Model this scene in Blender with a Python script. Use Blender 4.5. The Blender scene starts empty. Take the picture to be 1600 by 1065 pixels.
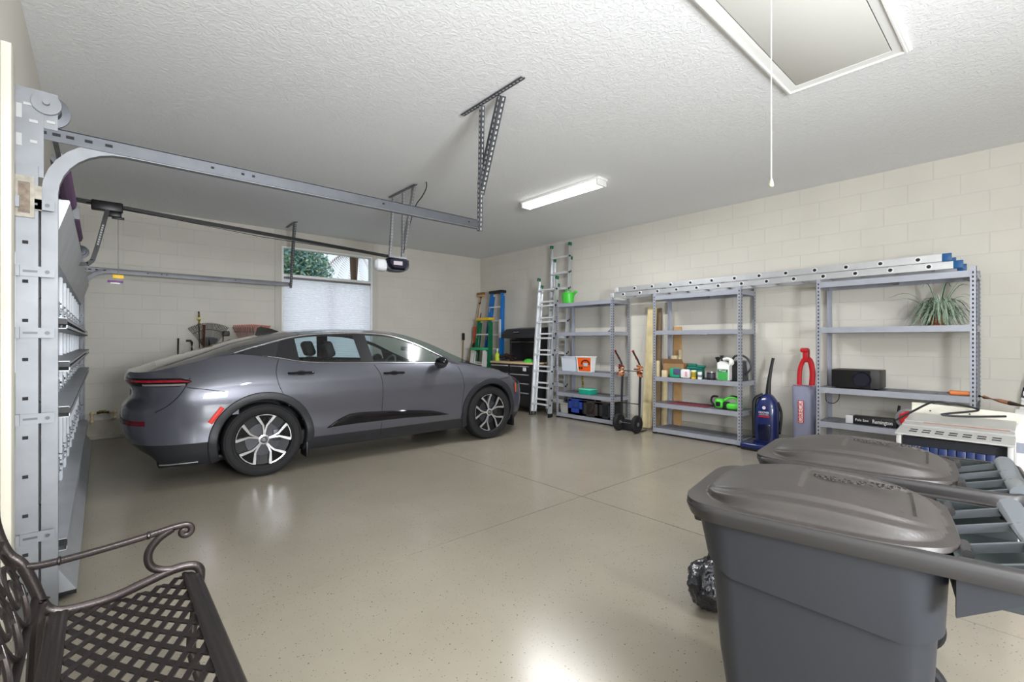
import bpy, bmesh, math, random
from mathutils import Vector, Matrix
random.seed(7)
scene = bpy.context.scene
COL = scene.collection
pi = math.pi

# ---------------------------------------------------------------- camera, world, lights, exposure
EYE = 1.38
cd = bpy.data.cameras.new('camera'); cam = bpy.data.objects.new('camera', cd); COL.objects.link(cam)
cam.location = (0, 0, EYE); cam.rotation_euler = (pi/2, 0, -math.radians(41.5))
cd.sensor_width = 36; cd.lens = 725/1600*36; cd.clip_start = .05
scene.camera = cam
scene.view_settings.view_transform = 'Standard'; scene.view_settings.look = 'None'
scene.view_settings.exposure = 0.02; scene.view_settings.gamma = 1.0
scene.view_settings.use_curve_mapping = False
wd = bpy.data.worlds.new('world'); scene.world = wd; wd.use_nodes = True
bg = wd.node_tree.nodes['Background']; bg.inputs[0].default_value = (.80, .90, 1, 1); bg.inputs[1].default_value = 1.1

def area_light(name, loc, rot, sx, sy, power, color=(1, 1, 1)):
    l = bpy.data.lights.new(name, 'AREA'); l.shape = 'RECTANGLE'; l.size = sx; l.size_y = sy
    l.energy = power; l.color = color
    o = bpy.data.objects.new(name, l); COL.objects.link(o); o.location = loc; o.rotation_euler = rot
    return o
# added unseen fill lamp in an invented opening, behind and left of the camera
area_light('left_fill', (-.55, -1.35, 1.15), (0, -pi/2, 0), 2.2, 2.3, 45, (.97, .985, 1))
# added unseen fill lamp pointed up to brighten the ceiling near the camera
area_light('ceiling_fill', (.35, -.75, 1.9), (math.radians(180-10), 0, math.radians(-41)), 1.0, 1.0, 22, (.97, .985, 1))
# added unseen fill lamp behind the camera, brightening the back wall and far ceiling
area_light('far_fill', (.9, -2.1, 1.65), (math.radians(90+27), 0, math.radians(4)), 1.2, 1.2, 360, (.93, .965, 1))
# daylight through the window on the back wall
area_light('window_daylight', (3.19, 8.95, 1.70), (-pi/2, 0, 0), 1.5, 1.5, 5, (.93, .97, 1))

# ---------------------------------------------------------------- helpers
def lin(c):
    c = c/255
    return c/12.92 if c <= .04045 else ((c+.055)/1.055)**2.4
def rgb(r, g, b): return (lin(r), lin(g), lin(b), 1)

def mat(name, col, rough=.5, metal=0, coat=0, emit=None, es=0, trans=0, ior=1.45, spec=.5, bump=0, bscale=60, vary=0, vscale=8, coatr=.03, alpha=1):
    m = bpy.data.materials.new(name); m.use_nodes = True
    nt = m.node_tree; b = nt.nodes['Principled BSDF']
    b.inputs['Base Color'].default_value = col; b.inputs['Roughness'].default_value = rough
    b.inputs['Metallic'].default_value = metal; b.inputs['Coat Weight'].default_value = coat
    b.inputs['Coat Roughness'].default_value = coatr
    b.inputs['Transmission Weight'].default_value = trans; b.inputs['IOR'].default_value = ior
    b.inputs['Specular IOR Level'].default_value = spec
    if emit: b.inputs['Emission Color'].default_value = emit; b.inputs['Emission Strength'].default_value = es
    tc = nt.nodes.new('ShaderNodeTexCoord')
    if bump:
        n = nt.nodes.new('ShaderNodeTexNoise'); n.inputs['Scale'].default_value = bscale; n.inputs['Detail'].default_value = 3
        nt.links.new(tc.outputs['Object'], n.inputs['Vector'])
        bp = nt.nodes.new('ShaderNodeBump'); bp.inputs['Strength'].default_value = bump; bp.inputs['Distance'].default_value = .01
        nt.links.new(n.outputs[0], bp.inputs['Height']); nt.links.new(bp.outputs[0], b.inputs['Normal'])
    if vary:
        n = nt.nodes.new('ShaderNodeTexNoise'); n.inputs['Scale'].default_value = vscale; n.inputs['Detail'].default_value = 4
        nt.links.new(tc.outputs['Object'], n.inputs['Vector'])
        r = nt.nodes.new('ShaderNodeMapRange'); r.inputs[1].default_value = .3; r.inputs[2].default_value = .7
        r.inputs[3].default_value = 1-vary; r.inputs[4].default_value = 1+vary
        nt.links.new(n.outputs[0], r.inputs[0])
        mx = nt.nodes.new('ShaderNodeVectorMath'); mx.operation = 'SCALE'
        mx.inputs[0].default_value = col[:3]; nt.links.new(r.outputs[0], mx.inputs['Scale'])
        nt.links.new(mx.outputs[0], b.inputs['Base Color'])
    return m

class MB:
    """collects polygons, then links them as one mesh object"""
    def __init__(s): s.v = []; s.f = []; s.m = []; s.mi = 0; s.tf = None
    def mt(s, i): s.mi = i; return s
    def add(s, vs, fs):
        o = len(s.v)
        for p in vs:
            p = Vector(p)
            s.v.append(tuple(s.tf @ p) if s.tf else tuple(p))
        for f in fs: s.f.append(tuple(i+o for i in f)); s.m.append(s.mi)
        return s
    def box(s, x0, x1, y0, y1, z0, z1):
        v = [(x, y, z) for x in (x0, x1) for y in (y0, y1) for z in (z0, z1)]
        return s.add(v, [(0,1,3,2),(4,6,7,5),(0,4,5,1),(2,3,7,6),(0,2,6,4),(1,5,7,3)])
    def bx(s, cx, cy, cz, sx, sy, sz): return s.box(cx-sx/2, cx+sx/2, cy-sy/2, cy+sy/2, cz-sz/2, cz+sz/2)
    def rbox(s, x0, x1, y0, y1, z0, z1, r=.01, seg=2, M=None):
        b = bmesh.new(); bmesh.ops.create_cube(b, size=1)
        for v in b.verts: v.co = Vector(((x0+x1)/2+v.co.x*(x1-x0), (y0+y1)/2+v.co.y*(y1-y0), (z0+z1)/2+v.co.z*(z1-z0)))
        bmesh.ops.bevel(b, geom=list(b.edges), offset=r, segments=seg, profile=.5, affect='EDGES')
        b.verts.index_update()
        vs = [v.co.copy() for v in b.verts]
        if M: vs = [M @ v for v in vs]
        s.add(vs, [tuple(v.index for v in f.verts) for f in b.faces]); b.free(); return s
    def frame(s, d, up=(0,0,1)):
        d = Vector(d).normalized(); up = Vector(up)
        if abs(d.dot(up)) > .98: up = Vector((1,0,0))
        a = d.cross(up).normalized(); b = a.cross(d).normalized()
        return a, b
    def beam(s, p0, p1, w, h, up=(0,0,1)):
        p0, p1 = Vector(p0), Vector(p1); a, b = s.frame(p1-p0, up)
        v = [p+a*(i*w/2)+b*(j*h/2) for p in (p0, p1) for i, j in ((-1,-1),(1,-1),(1,1),(-1,1))]
        return s.add(v, [(3,2,1,0),(4,5,6,7),(0,1,5,4),(1,2,6,5),(2,3,7,6),(3,0,4,7)])
    def tube(s, pts, r, n=8, closed=False, rad=None, flat=1.0, caps=True):
        pts = [Vector(p) for p in pts]; N = len(pts); vs = []
        prev = None
        for i, p in enumerate(pts):
            if closed: t = pts[(i+1) % N]-pts[i-1]
            else: t = pts[min(i+1, N-1)]-pts[max(i-1, 0)]
            if t.length < 1e-9: t = Vector((0,0,1))
            t.normalize()
            if prev is None: a, b = s.frame(t)
            else:
                a = prev-t*prev.dot(t)
                if a.length < 1e-6: a, _ = s.frame(t)
                a.normalize(); b = t.cross(a)
            prev = a
            rr = rad[i] if rad else r
            for k in range(n):
                th = 2*pi*k/n; vs.append(p+a*(rr*math.cos(th))+b*(rr*flat*math.sin(th)))
        fs = []
        for i in range(N if closed else N-1):
            j = (i+1) % N
            for k in range(n): fs.append((i*n+k, i*n+(k+1) % n, j*n+(k+1) % n, j*n+k))
        if not closed and caps: fs.append(tuple(range(n))[::-1]); fs.append(tuple((N-1)*n+k for k in range(n)))
        return s.add(vs, fs)
    def cyl(s, p0, p1, r, n=16, r2=None): return s.tube([p0, p1], r, n, rad=[r, r if r2 is None else r2])
    def lathe(s, prof, c=(0,0,0), n=24, axis='z', sx=1, sy=1, cap=True):
        vs = []; fs = []; c = Vector(c)
        for r, z in prof:
            for k in range(n):
                t = 2*pi*k/n; a, b = r*math.cos(t)*sx, r*math.sin(t)*sy
                vs.append(c+Vector((a, b, z) if axis == 'z' else ((z, a, b) if axis == 'x' else (a, z, b))))
        for i in range(len(prof)-1):
            for k in range(n): fs.append((i*n+k, i*n+(k+1) % n, (i+1)*n+(k+1) % n, (i+1)*n+k))
        if cap and prof[0][0] > 1e-5: fs.append(tuple(range(n)))
        if cap and prof[-1][0] > 1e-5: fs.append(tuple((len(prof)-1)*n+k for k in range(n)))
        return s.add(vs, fs)
    def ball(s, c, rx, ry=None, rz=None, n=12, m=8):
        ry = ry or rx; rz = rz or rx; vs = []; fs = []
        for i in range(m+1):
            ph = -pi/2+pi*i/m
            for k in range(n):
                t = 2*pi*k/n; vs.append((c[0]+rx*math.cos(ph)*math.cos(t), c[1]+ry*math.cos(ph)*math.sin(t), c[2]+rz*math.sin(ph)))
        for i in range(m):
            for k in range(n): fs.append((i*n+k, i*n+(k+1) % n, (i+1)*n+(k+1) % n, (i+1)*n+k))
        return s.add(vs, fs)
    def grid(s, P):
        n = len(P[0]); vs = [p for r in P for p in r]; fs = []
        for i in range(len(P)-1):
            for j in range(n-1): fs.append((i*n+j, i*n+j+1, (i+1)*n+j+1, (i+1)*n+j))
        return s.add(vs, fs)
    def prism(s, poly, fa, fb):
        """poly: 2D points; fa, fb: functions mapping a 2D point to each of the two end faces"""
        n = len(poly); vs = [fa(*p) for p in poly]+[fb(*p) for p in poly]
        fs = [tuple(range(n)), tuple(range(2*n-1, n-1, -1))]+[(i, i+n, (i+1) % n+n, (i+1) % n) for i in range(n)]
        return s.add(vs, fs)
    def build(s, name, mats, parent=None, world=True, smooth=True, ang=32, weld=False):
        if not isinstance(mats, (list, tuple)): mats = [mats]
        off = Vector((0,0,0))
        if world:
            p = parent
            while p is not None: off += p.location; p = p.parent
        me = bpy.data.meshes.new(name); me.from_pydata([tuple(Vector(v)-off) for v in s.v], [], s.f)
        for m in mats: me.materials.append(m)
        me.polygons.foreach_set('material_index', s.m)
        b = bmesh.new(); b.from_mesh(me)
        if weld: bmesh.ops.remove_doubles(b, verts=b.verts, dist=1e-5)
        bmesh.ops.recalc_face_normals(b, faces=b.faces); b.to_mesh(me); b.free()
        if smooth:
            me.shade_smooth(); me.set_sharp_from_angle(angle=math.radians(ang))
        o = bpy.data.objects.new(name, me); COL.objects.link(o)
        if parent is not None: o.parent = parent
        return o

def tag(o, label, cat, group=None):
    o['label'] = label; o['category'] = cat
    if group: o['group'] = group
    return o
def thing(name, label, cat, loc=(0,0,0), rz=0, group=None):
    o = bpy.data.objects.new(name, None); COL.objects.link(o); o.location = loc; o.rotation_euler = (0,0,rz)
    o.empty_display_size = .1
    return tag(o, label, cat, group)
def struct(o): o['kind'] = 'structure'; return o
def spline(pts, k=6, closed=False):
    pts = [Vector(p) for p in pts]; out = []; N = len(pts)
    for i in range(N if closed else N-1):
        if closed: a, b, c, d = pts[i-1], pts[i], pts[(i+1) % N], pts[(i+2) % N]
        else: a, b, c, d = pts[max(i-1,0)], pts[i], pts[i+1], pts[min(i+2,N-1)]
        for j in range(k):
            t = j/k
            out.append(.5*((2*b)+(c-a)*t+(2*a-5*b+4*c-d)*t*t+(3*b-a-3*c+d)*t**3))
    if not closed: out.append(pts[-1])
    return out
def interp(tab, x):
    if x <= tab[0][0]: return tab[0][1]
    for (a, b), (c, d) in zip(tab, tab[1:]):
        if x <= c:
            t = (x-a)/(c-a); return b+(d-b)*t
    return tab[-1][1]
def sinterp(tab, x):
    """smooth (catmull) table lookup"""
    n = len(tab)
    if x <= tab[0][0]: return tab[0][1]
    if x >= tab[-1][0]: return tab[-1][1]
    for i in range(n-1):
        if x <= tab[i+1][0]:
            x0, y0 = tab[i]; x1, y1 = tab[i+1]
            m0 = (tab[i+1][1]-tab[max(i-1,0)][1])/(tab[i+1][0]-tab[max(i-1,0)][0])
            m1 = (tab[min(i+2,n-1)][1]-y0)/(tab[min(i+2,n-1)][0]-x0)
            h = x1-x0; t = (x-x0)/h
            return (2*t**3-3*t*t+1)*y0+(t**3-2*t*t+t)*h*m0+(-2*t**3+3*t*t)*y1+(t**3-t*t)*h*m1
def text(name, body, size, M, m, parent, ext=.001, width=None):
    """lettering as a mesh; M places its centre, in the parent's local space (x right, y up, z out)"""
    c = bpy.data.curves.new(name, 'FONT'); c.body = body; c.size = size; c.extrude = ext
    c.align_x = 'CENTER'; c.align_y = 'CENTER'; c.resolution_u = 3
    t = bpy.data.objects.new(name, c); COL.objects.link(t)
    dg = bpy.context.evaluated_depsgraph_get(); me = bpy.data.meshes.new_from_object(t.evaluated_get(dg))
    bpy.data.objects.remove(t)
    if width:
        xs = [v.co.x for v in me.vertices]; k = width/(max(xs)-min(xs))
        me.transform(Matrix.Diagonal((k, 1, 1, 1)))
    me.transform(M); me.materials.clear(); me.materials.append(m)
    o = bpy.data.objects.new(name, me); COL.objects.link(o); o.parent = parent
    return o
def basis(o, x, y):
    """matrix with origin o, x axis x, y axis y"""
    x = Vector(x).normalized(); y = Vector(y).normalized(); z = x.cross(y)
    M = Matrix.Identity(4)
    for i in range(3): M[i][0] = x[i]; M[i][1] = y[i]; M[i][2] = z[i]; M[i][3] = o[i]
    return M
def copy_tree(o, parent=None):
    kids = list(o.children)
    c = o.copy(); COL.objects.link(c)
    if parent is not None: c.parent = parent
    for k in kids: copy_tree(k, c)
    return c

# ---------------------------------------------------------------- materials
galv = mat('galvanised', rgb(132,134,138), .5, .5, vary=.14, vscale=5)
galv_dark = mat('galvanised_dark', rgb(92,94,99), .45, .6, vary=.1)
galv_light = mat('galvanised_light', rgb(178,181,186), .45, .45, vary=.08, vscale=4)
alu = mat('aluminium', rgb(205,207,210), .33, .7, vary=.06)
alu_bright = mat('aluminium_bright', rgb(232,233,234), .38, .35)
black = mat('black_plastic', rgb(22,22,24), .45)
black_gloss = mat('black_gloss', rgb(12,12,14), .15)
black_metal = mat('black_metal', rgb(18,18,19), .35, .3)
rubber = mat('rubber', rgb(26,26,28), .75, bump=.15, bscale=80)
white = mat('white_paint', rgb(232,232,230), .4)
chrome = mat('chrome', rgb(225,225,228), .12, 1)
holes = mat('dark_hole', rgb(30,30,34), .8)
redp = mat('red_plastic', rgb(190,28,34), .35)
greenp = mat('green_plastic', rgb(70,190,60), .35)
darkgreen = mat('dark_green_plastic', rgb(20,105,70), .4)
bluep = mat('blue_fibreglass', rgb(25,110,185), .4)
yellowp = mat('yellow_plastic', rgb(235,190,40), .4)
cream = mat('cream_plastic', rgb(220,205,170), .5)
wood = mat('wood', rgb(196,160,110), .6, vary=.15, vscale=6)
woodlight = mat('pale_wood', rgb(205,190,155), .65, vary=.12, vscale=5)
orangep = mat('orange_plastic', rgb(235,95,30), .4)

def wall_mat(name, axis, phase_u, plain=False):
    m = mat(name, rgb(210,206,196), .62); nt = m.node_tree; b = nt.nodes['Principled BSDF']
    tc = nt.nodes.new('ShaderNodeTexCoord'); sp = nt.nodes.new('ShaderNodeSeparateXYZ'); cb = nt.nodes.new('ShaderNodeCombineXYZ')
    nt.links.new(tc.outputs['Object'], sp.inputs[0])
    au = nt.nodes.new('ShaderNodeMath'); au.inputs[1].default_value = phase_u
    av = nt.nodes.new('ShaderNodeMath'); av.inputs[1].default_value = -.144+.2124*2
    nt.links.new(sp.outputs[axis], au.inputs[0]); nt.links.new(sp.outputs['Z'], av.inputs[0])
    nt.links.new(au.outputs[0], cb.inputs[0]); nt.links.new(av.outputs[0], cb.inputs[1])
    br = nt.nodes.new('ShaderNodeTexBrick'); br.offset = .5; br.squash = 1
    br.inputs['Scale'].default_value = 1; br.inputs['Brick Width'].default_value = .4247; br.inputs['Row Height'].default_value = .2124
    br.inputs['Mortar Size'].default_value = .0042; br.inputs['Mortar Smooth'].default_value = .3
    c0 = rgb(210,206,196)
    br.inputs['Color1'].default_value = c0; br.inputs['Color2'].default_value = rgb(209,205,196)
    br.inputs['Mortar'].default_value = rgb(204,202,196)
    nt.links.new(cb.outputs[0], br.inputs['Vector'])
    # stain band and colour drift
    n = nt.nodes.new('ShaderNodeTexNoise'); n.inputs['Scale'].default_value = 1.7; n.inputs['Detail'].default_value = 5
    nt.links.new(tc.outputs['Object'], n.inputs['Vector'])
    mr = nt.nodes.new('ShaderNodeMapRange'); mr.inputs[1].default_value = .3; mr.inputs[2].default_value = .7
    mr.inputs[3].default_value = .96; mr.inputs[4].default_value = 1.03; nt.links.new(n.outputs[0], mr.inputs[0])
    sc = nt.nodes.new('ShaderNodeVectorMath'); sc.operation = 'SCALE'
    nt.links.new(br.outputs['Color'], sc.inputs[0]); nt.links.new(mr.outputs[0], sc.inputs['Scale'])
    nt.links.new(sc.outputs[0], b.inputs['Base Color'])
    # bump: joints + rough masonry
    n2 = nt.nodes.new('ShaderNodeTexNoise'); n2.inputs['Scale'].default_value = 45; n2.inputs['Detail'].default_value = 4
    nt.links.new(tc.outputs['Object'], n2.inputs['Vector'])
    mu = nt.nodes.new('ShaderNodeMath'); mu.operation = 'MULTIPLY_ADD'; mu.inputs[1].default_value = -1.0
    ns = nt.nodes.new('ShaderNodeMath'); ns.operation = 'MULTIPLY'; ns.inputs[1].default_value = .22
    nt.links.new(n2.outputs[0], ns.inputs[0]); nt.links.new(br.outputs['Fac'], mu.inputs[0]); nt.links.new(ns.outputs[0], mu.inputs[2])
    bp = nt.nodes.new('ShaderNodeBump'); bp.inputs['Strength'].default_value = .6; bp.inputs['Distance'].default_value = .004
    nt.links.new((ns if plain else mu).outputs[0], bp.inputs['Height']); nt.links.new(bp.outputs[0], b.inputs['Normal'])
    if plain: nt.links.new(mr.outputs[0], sc.inputs['Scale']); sc.inputs[0].default_value = c0[:3]; nt.links.remove(sc.inputs[0].links[0])
    return m
wall_r = wall_mat('block_wall_right', 'Y', -.10+.4247*8)
wall_b = wall_mat('block_wall_back', 'X', .19+.4247*4)
wall_p = wall_mat('smooth_wall', 'X', 0, True)
stucco = mat('stucco_trim', rgb(203,199,189), .7, bump=.2, bscale=60)
curbm = mat('curb_paint', rgb(176,172,160), .5, vary=.08, vscale=6, bump=.2)

def ceiling_mat():
    m = mat('knockdown_ceiling', rgb(232,233,235), .8); nt = m.node_tree; b = nt.nodes['Principled BSDF']
    tc = nt.nodes.new('ShaderNodeTexCoord')
    n = nt.nodes.new('ShaderNodeTexNoise'); n.inputs['Scale'].default_value = 24; n.inputs['Detail'].default_value = 3; n.inputs['Distortion'].default_value = 1.4
    nt.links.new(tc.outputs['Object'], n.inputs['Vector'])
    r = nt.nodes.new('ShaderNodeMapRange'); r.inputs[1].default_value = .46; r.inputs[2].default_value = .56; nt.links.new(n.outputs[0], r.inputs[0])
    bp = nt.nodes.new('ShaderNodeBump'); bp.inputs['Strength'].default_value = .34; bp.inputs['Distance'].default_value = .005
    nt.links.new(r.outputs[0], bp.inputs['Height']); nt.links.new(bp.outputs[0], b.inputs['Normal'])
    return m
def floor_mat():
    m = mat('epoxy_floor', rgb(176,168,152), .3, spec=.55); nt = m.node_tree; b = nt.nodes['Principled BSDF']; L = nt.links
    tc = nt.nodes.new('ShaderNodeTexCoord')
    n = nt.nodes.new('ShaderNodeTexNoise'); n.inputs['Scale'].default_value = .9; n.inputs['Detail'].default_value = 6; n.inputs['Roughness'].default_value = .6
    L.new(tc.outputs['Object'], n.inputs['Vector'])
    cr = nt.nodes.new('ShaderNodeValToRGB'); cr.color_ramp.elements[0].position = .3; cr.color_ramp.elements[1].position = .7
    cr.color_ramp.elements[0].color = rgb(141,134,120); cr.color_ramp.elements[1].color = rgb(152,145,131); L.new(n.outputs[0], cr.inputs[0])
    # scattered paint flakes: a voronoi cell shows a flake only when its random colour is high
    col = cr.outputs[0]
    for sc, rad, dens, fc in ((42, .15, .80, rgb(70,62,52)), (80, .2, .74, rgb(98,90,78)), (17, .07, .8, rgb(60,52,44))):
        v = nt.nodes.new('ShaderNodeTexVoronoi'); v.inputs['Scale'].default_value = sc; v.inputs['Randomness'].default_value = 1
        L.new(tc.outputs['Object'], v.inputs['Vector'])
        sp = nt.nodes.new('ShaderNodeSeparateColor'); L.new(v.outputs['Color'], sp.inputs[0])
        a = nt.nodes.new('ShaderNodeMath'); a.operation = 'GREATER_THAN'; a.inputs[1].default_value = dens; L.new(sp.outputs[0], a.inputs[0])
        d = nt.nodes.new('ShaderNodeMath'); d.operation = 'LESS_THAN'; d.inputs[1].default_value = rad; L.new(v.outputs['Distance'], d.inputs[0])
        mu = nt.nodes.new('ShaderNodeMath'); mu.operation = 'MULTIPLY'; L.new(a.outputs[0], mu.inputs[0]); L.new(d.outputs[0], mu.inputs[1])
        mm = nt.nodes.new('ShaderNodeMath'); mm.operation = 'MULTIPLY'; mm.inputs[1].default_value = .8; L.new(mu.outputs[0], mm.inputs[0])
        mx = nt.nodes.new('ShaderNodeMix'); mx.data_type = 'RGBA'; L.new(mm.outputs[0], mx.inputs[0]); L.new(col, mx.inputs[6]); mx.inputs[7].default_value = fc
        col = mx.outputs[2]
    L.new(col, b.inputs['Base Color'])
    n2 = nt.nodes.new('ShaderNodeTexNoise'); n2.inputs['Scale'].default_value = 9; n2.inputs['Detail'].default_value = 5; L.new(tc.outputs['Object'], n2.inputs['Vector'])
    r = nt.nodes.new('ShaderNodeMapRange'); r.inputs[1].default_value = .35; r.inputs[2].default_value = .7; r.inputs[3].default_value = .22; r.inputs[4].default_value = .29
    b.inputs['Roughness'].default_value = .22
    n3 = nt.nodes.new('ShaderNodeTexNoise'); n3.inputs['Scale'].default_value = 120; n3.inputs['Detail'].default_value = 2; L.new(tc.outputs['Object'], n3.inputs['Vector'])
    bp = nt.nodes.new('ShaderNodeBump'); bp.inputs['Strength'].default_value = .06; bp.inputs['Distance'].default_value = .003
    L.new(n3.outputs[0], bp.inputs['Height']); L.new(bp.outputs[0], b.inputs['Normal'])
    return m

# ---------------------------------------------------------------- the room
W, D, C, L0, S = 6.72, 8.73, 3.318, -.345, -3.2
fm = floor_mat()
JX, JY, JW = 3.2, 2.68, .004
# slab cut into four bays by saw joints, with the joint bottoms in the same mesh
fl = MB()
for x0, x1 in ((L0-.6, JX-JW), (JX+JW, W+.2)):
    for y0, y1 in ((S-.2, JY-JW), (JY+JW, D+.2)): fl.box(x0, x1, y0, y1, -.15, 0)
fl.mt(1).box(L0-.6, W+.2, JY-JW, JY+JW, -.15, -.006).box(JX-JW, JX+JW, S-.2, D+.2, -.15, -.006)
struct(fl.build('floor', [fm, mat('joint_grime', rgb(95,88,76), .9)], smooth=False))
struct(MB().box(L0-.2, W+.2, S-.2, D+.2, C, C+.12).build('ceiling', ceiling_mat(), smooth=False))
struct(MB().box(W, W+.2, S-.2, D+.2, 0, C).build('wall_right', wall_r, smooth=False))
wx0, wx1, wz0, wz1 = 2.354, 4.03, .86, 3.045
struct(MB().box(L0-.2, wx0, D, D+.2, 0, C).box(wx1, W, D, D+.2, 0, C).box(wx0, wx1, D, D+.2, 0, wz0).box(wx0, wx1, D, D+.2, wz1, C)
       .build('wall_back', wall_b, smooth=False))
struct(MB().box(L0-.2, W, S-.2, S, 0, C).build('wall_front', wall_p, smooth=False))
# door wall: openings for the shut double door and an invented unseen one behind the camera for fill light
DY0, DY1, DZ = 3.42, 8.34, 2.13
OY0, OY1 = -2.55, -.15
struct(MB().box(L0-.2, L0, S, OY0, 0, C).box(L0-.2, L0, OY1, DY0, 0, C).box(L0-.2, L0, DY1, D, 0, C)
       .box(L0-.2, L0, OY0, OY1, 2.25, C).box(L0-.2, L0, DY0, DY1, DZ, C).build('wall_left', wall_p, smooth=False))
# jamb boards either side of the big door
struct(MB().rbox(L0, L0+.035, 3.12, 3.24, 0, 2.75, .004).rbox(L0, L0+.035, 8.4, 8.5, 0, 2.6, .004).build('trim_1', mat('jamb_paint', rgb(205,200,186), .6, vary=.08, vscale=3)))
# low concrete curb painted with the floor
struct(MB().rbox(W-.02, W, S, D, 0, .15, .006).build('baseboard_right', curbm))
struct(MB().rbox(L0, W-.02, D-.035, D, 0, .045, .008).mt(1).box(L0, W-.02, D-.006, D, .045, .27).build('baseboard_back', [curbm, mat('bare_block', rgb(180,174,160), .75, vary=.15, vscale=9)]))
# smooth stucco band round the window
tb = MB()
tb.rbox(wx0-.11, wx0, D-.012, D+.1, wz0-.1, C, .004).rbox(wx1, wx1+.11, D-.012, D+.1, wz0-.1, C, .004)
tb.rbox(wx0, wx1, D-.012, D+.1, wz1, C, .004).rbox(wx0, wx1, D-.012, D+.1, wz0-.1, wz0, .004)
struct(tb.build('trim_2', stucco))
# window: white frame, transom pane over a lower pane
winwhite = mat('window_vinyl', rgb(238,240,240), .35)
wf = MB()
for x in (wx0, wx1-.035): wf.rbox(x, x+.035, D-.008, D+.11, wz0, wz1, .005)
for z in (wz0, wz1-.035): wf.rbox(wx0, wx1, D-.006, D+.11, z, z+.035, .005)
wf.rbox(wx0, wx1, D+.0, D+.115, 2.51, 2.56, .006)
wf.rbox(3.22, 3.26, D+.09, D+.12, wz0, 2.5, .004)
win = struct(wf.build('window_1', winwhite))
glass = mat('window_glass', (1,1,1,1), 0, trans=1, ior=1.01, spec=.3)
MB().box(wx0+.03, wx1-.03, D+.08, D+.084, 2.55, wz1-.03).build('transom_pane', glass, win)
MB().box(wx0+.03, wx1-.03, D+.135, D+.139, wz0+.03, 2.51).build('lower_pane', glass, win)
# cellular shade in the lower part
sm = bpy.data.materials.new('shade_fabric'); sm.use_nodes = True
nt = sm.node_tree; nt.nodes.remove(nt.nodes['Principled BSDF'])
df = nt.nodes.new('ShaderNodeBsdfDiffuse'); df.inputs[0].default_value = rgb(235,235,245)
tr = nt.nodes.new('ShaderNodeBsdfTranslucent'); tr.inputs[0].default_value = rgb(242,242,252)
ms = nt.nodes.new('ShaderNodeMixShader'); ms.inputs[0].default_value = .62
nt.links.new(df.outputs[0], ms.inputs[1]); nt.links.new(tr.outputs[0], ms.inputs[2]); nt.links.new(ms.outputs[0], nt.nodes['Material Output'].inputs[0])
sh = thing('window_shade', 'white pleated shade covering the lower part of the window', 'window shade', (3.19, D+.02, .9))
n = 84; P = []
for i in range(n+1):
    z = .915+(2.485-.915)*i/n; y = D+.028+(.012 if i % 2 else 0)
    P.append([(wx0+.037, y, z), (wx1-.037, y, z)])
MB().grid(P).build('pleated_fabric', sm, sh, smooth=False)
MB().rbox(wx0+.036, wx1-.036, D+.008, D+.05, 2.478, 2.508, .004).build('head_rail', mat('rail_grey', rgb(120,118,116), .5), sh)
MB().rbox(wx0+.037, wx1-.037, D+.02, D+.045, .896, .92, .005).build('bottom_rail', winwhite, sh)

# ---------------------------------------------------------------- outside the window
leafm = [mat('leaf_%s' % k, c, .6) for k, c in (('mid', rgb(110,150,115)), ('blue', rgb(140,180,180)), ('pale', rgb(190,205,170)))]
barkm = mat('bark', rgb(120,95,80), .9)
t = thing('leafy_tree', 'leafy green tree seen through the left of the window top', 'tree', (2.7, 11.2, 0))
mb = MB(); mb.tube([(2.7,11.2,0),(2.72,11.2,1.6),(2.6,11.25,2.6)], .1, 8); mb.build('trunk', barkm, t)
mb = MB(); R = random.Random(3)
for i in range(7000):
    c = R.choice([(2.5,11.3,3.2,.9),(3.3,11.2,3.3,.72),(2.9,11.1,2.5,.8),(3.6,11.3,2.95,.6)])
    d = Vector((R.gauss(0,1), R.gauss(0,1), R.gauss(0,1))).normalized()*c[3]*R.random()**.4
    p = Vector(c[:3])+d; a = Vector((R.uniform(-1,1), R.uniform(-1,1), R.uniform(-1,1))).normalized()*.06; b = a.orthogonal().normalized()*.028
    mb.mi = R.choice([0,0,1,1,2]); mb.add([p-a, p-b, p+a, p+b], [(0,1,2,3)])
mb.build('foliage', leafm, t, smooth=False)
t = thing('palm_tree', 'palm with brown hanging fronds seen through the right of the window top', 'palm tree', (5.25, 12.6, 0))
mb = MB(); mb.tube([(5.25,12.6,0),(5.27,12.6,3.8)], .13, 8); mb.build('trunk', barkm, t)
frm = [mat('dry_frond', rgb(150,95,70), .8), mat('green_frond', rgb(130,150,80), .7)]
for i in range(16):
    mb = MB(); mb.mi = 0 if i < 9 else 1
    an = 2*pi*i/16+.2; dn = -1.25 if i < 9 else .3
    for k in range(22):
        r = .03+.045*k; z = 3.2+dn*r*r*.9+.25*r; c = Vector((5.27+r*math.cos(an), 12.6+r*math.sin(an), z+.62))
        s_ = Vector((-math.sin(an), math.cos(an), 0))
        for q in (-1, 1): mb.add([c, c+Vector((.02,.02,.01)), c+s_*q*.22+Vector((0,0,-.14))], [(0,1,2)])
    mb.build('frond', frm, t, smooth=False)
struct(MB().box(-4, 12, D+.2, 30, -.2, -.02).build('ground', mat('lawn', rgb(120,140,80), .9, vary=.2)))
struct(MB().box(-14, L0-.6, -16, D, -.2, -.02).build('driveway', mat('driveway_concrete', rgb(176,172,164), .8, vary=.05)))

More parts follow.
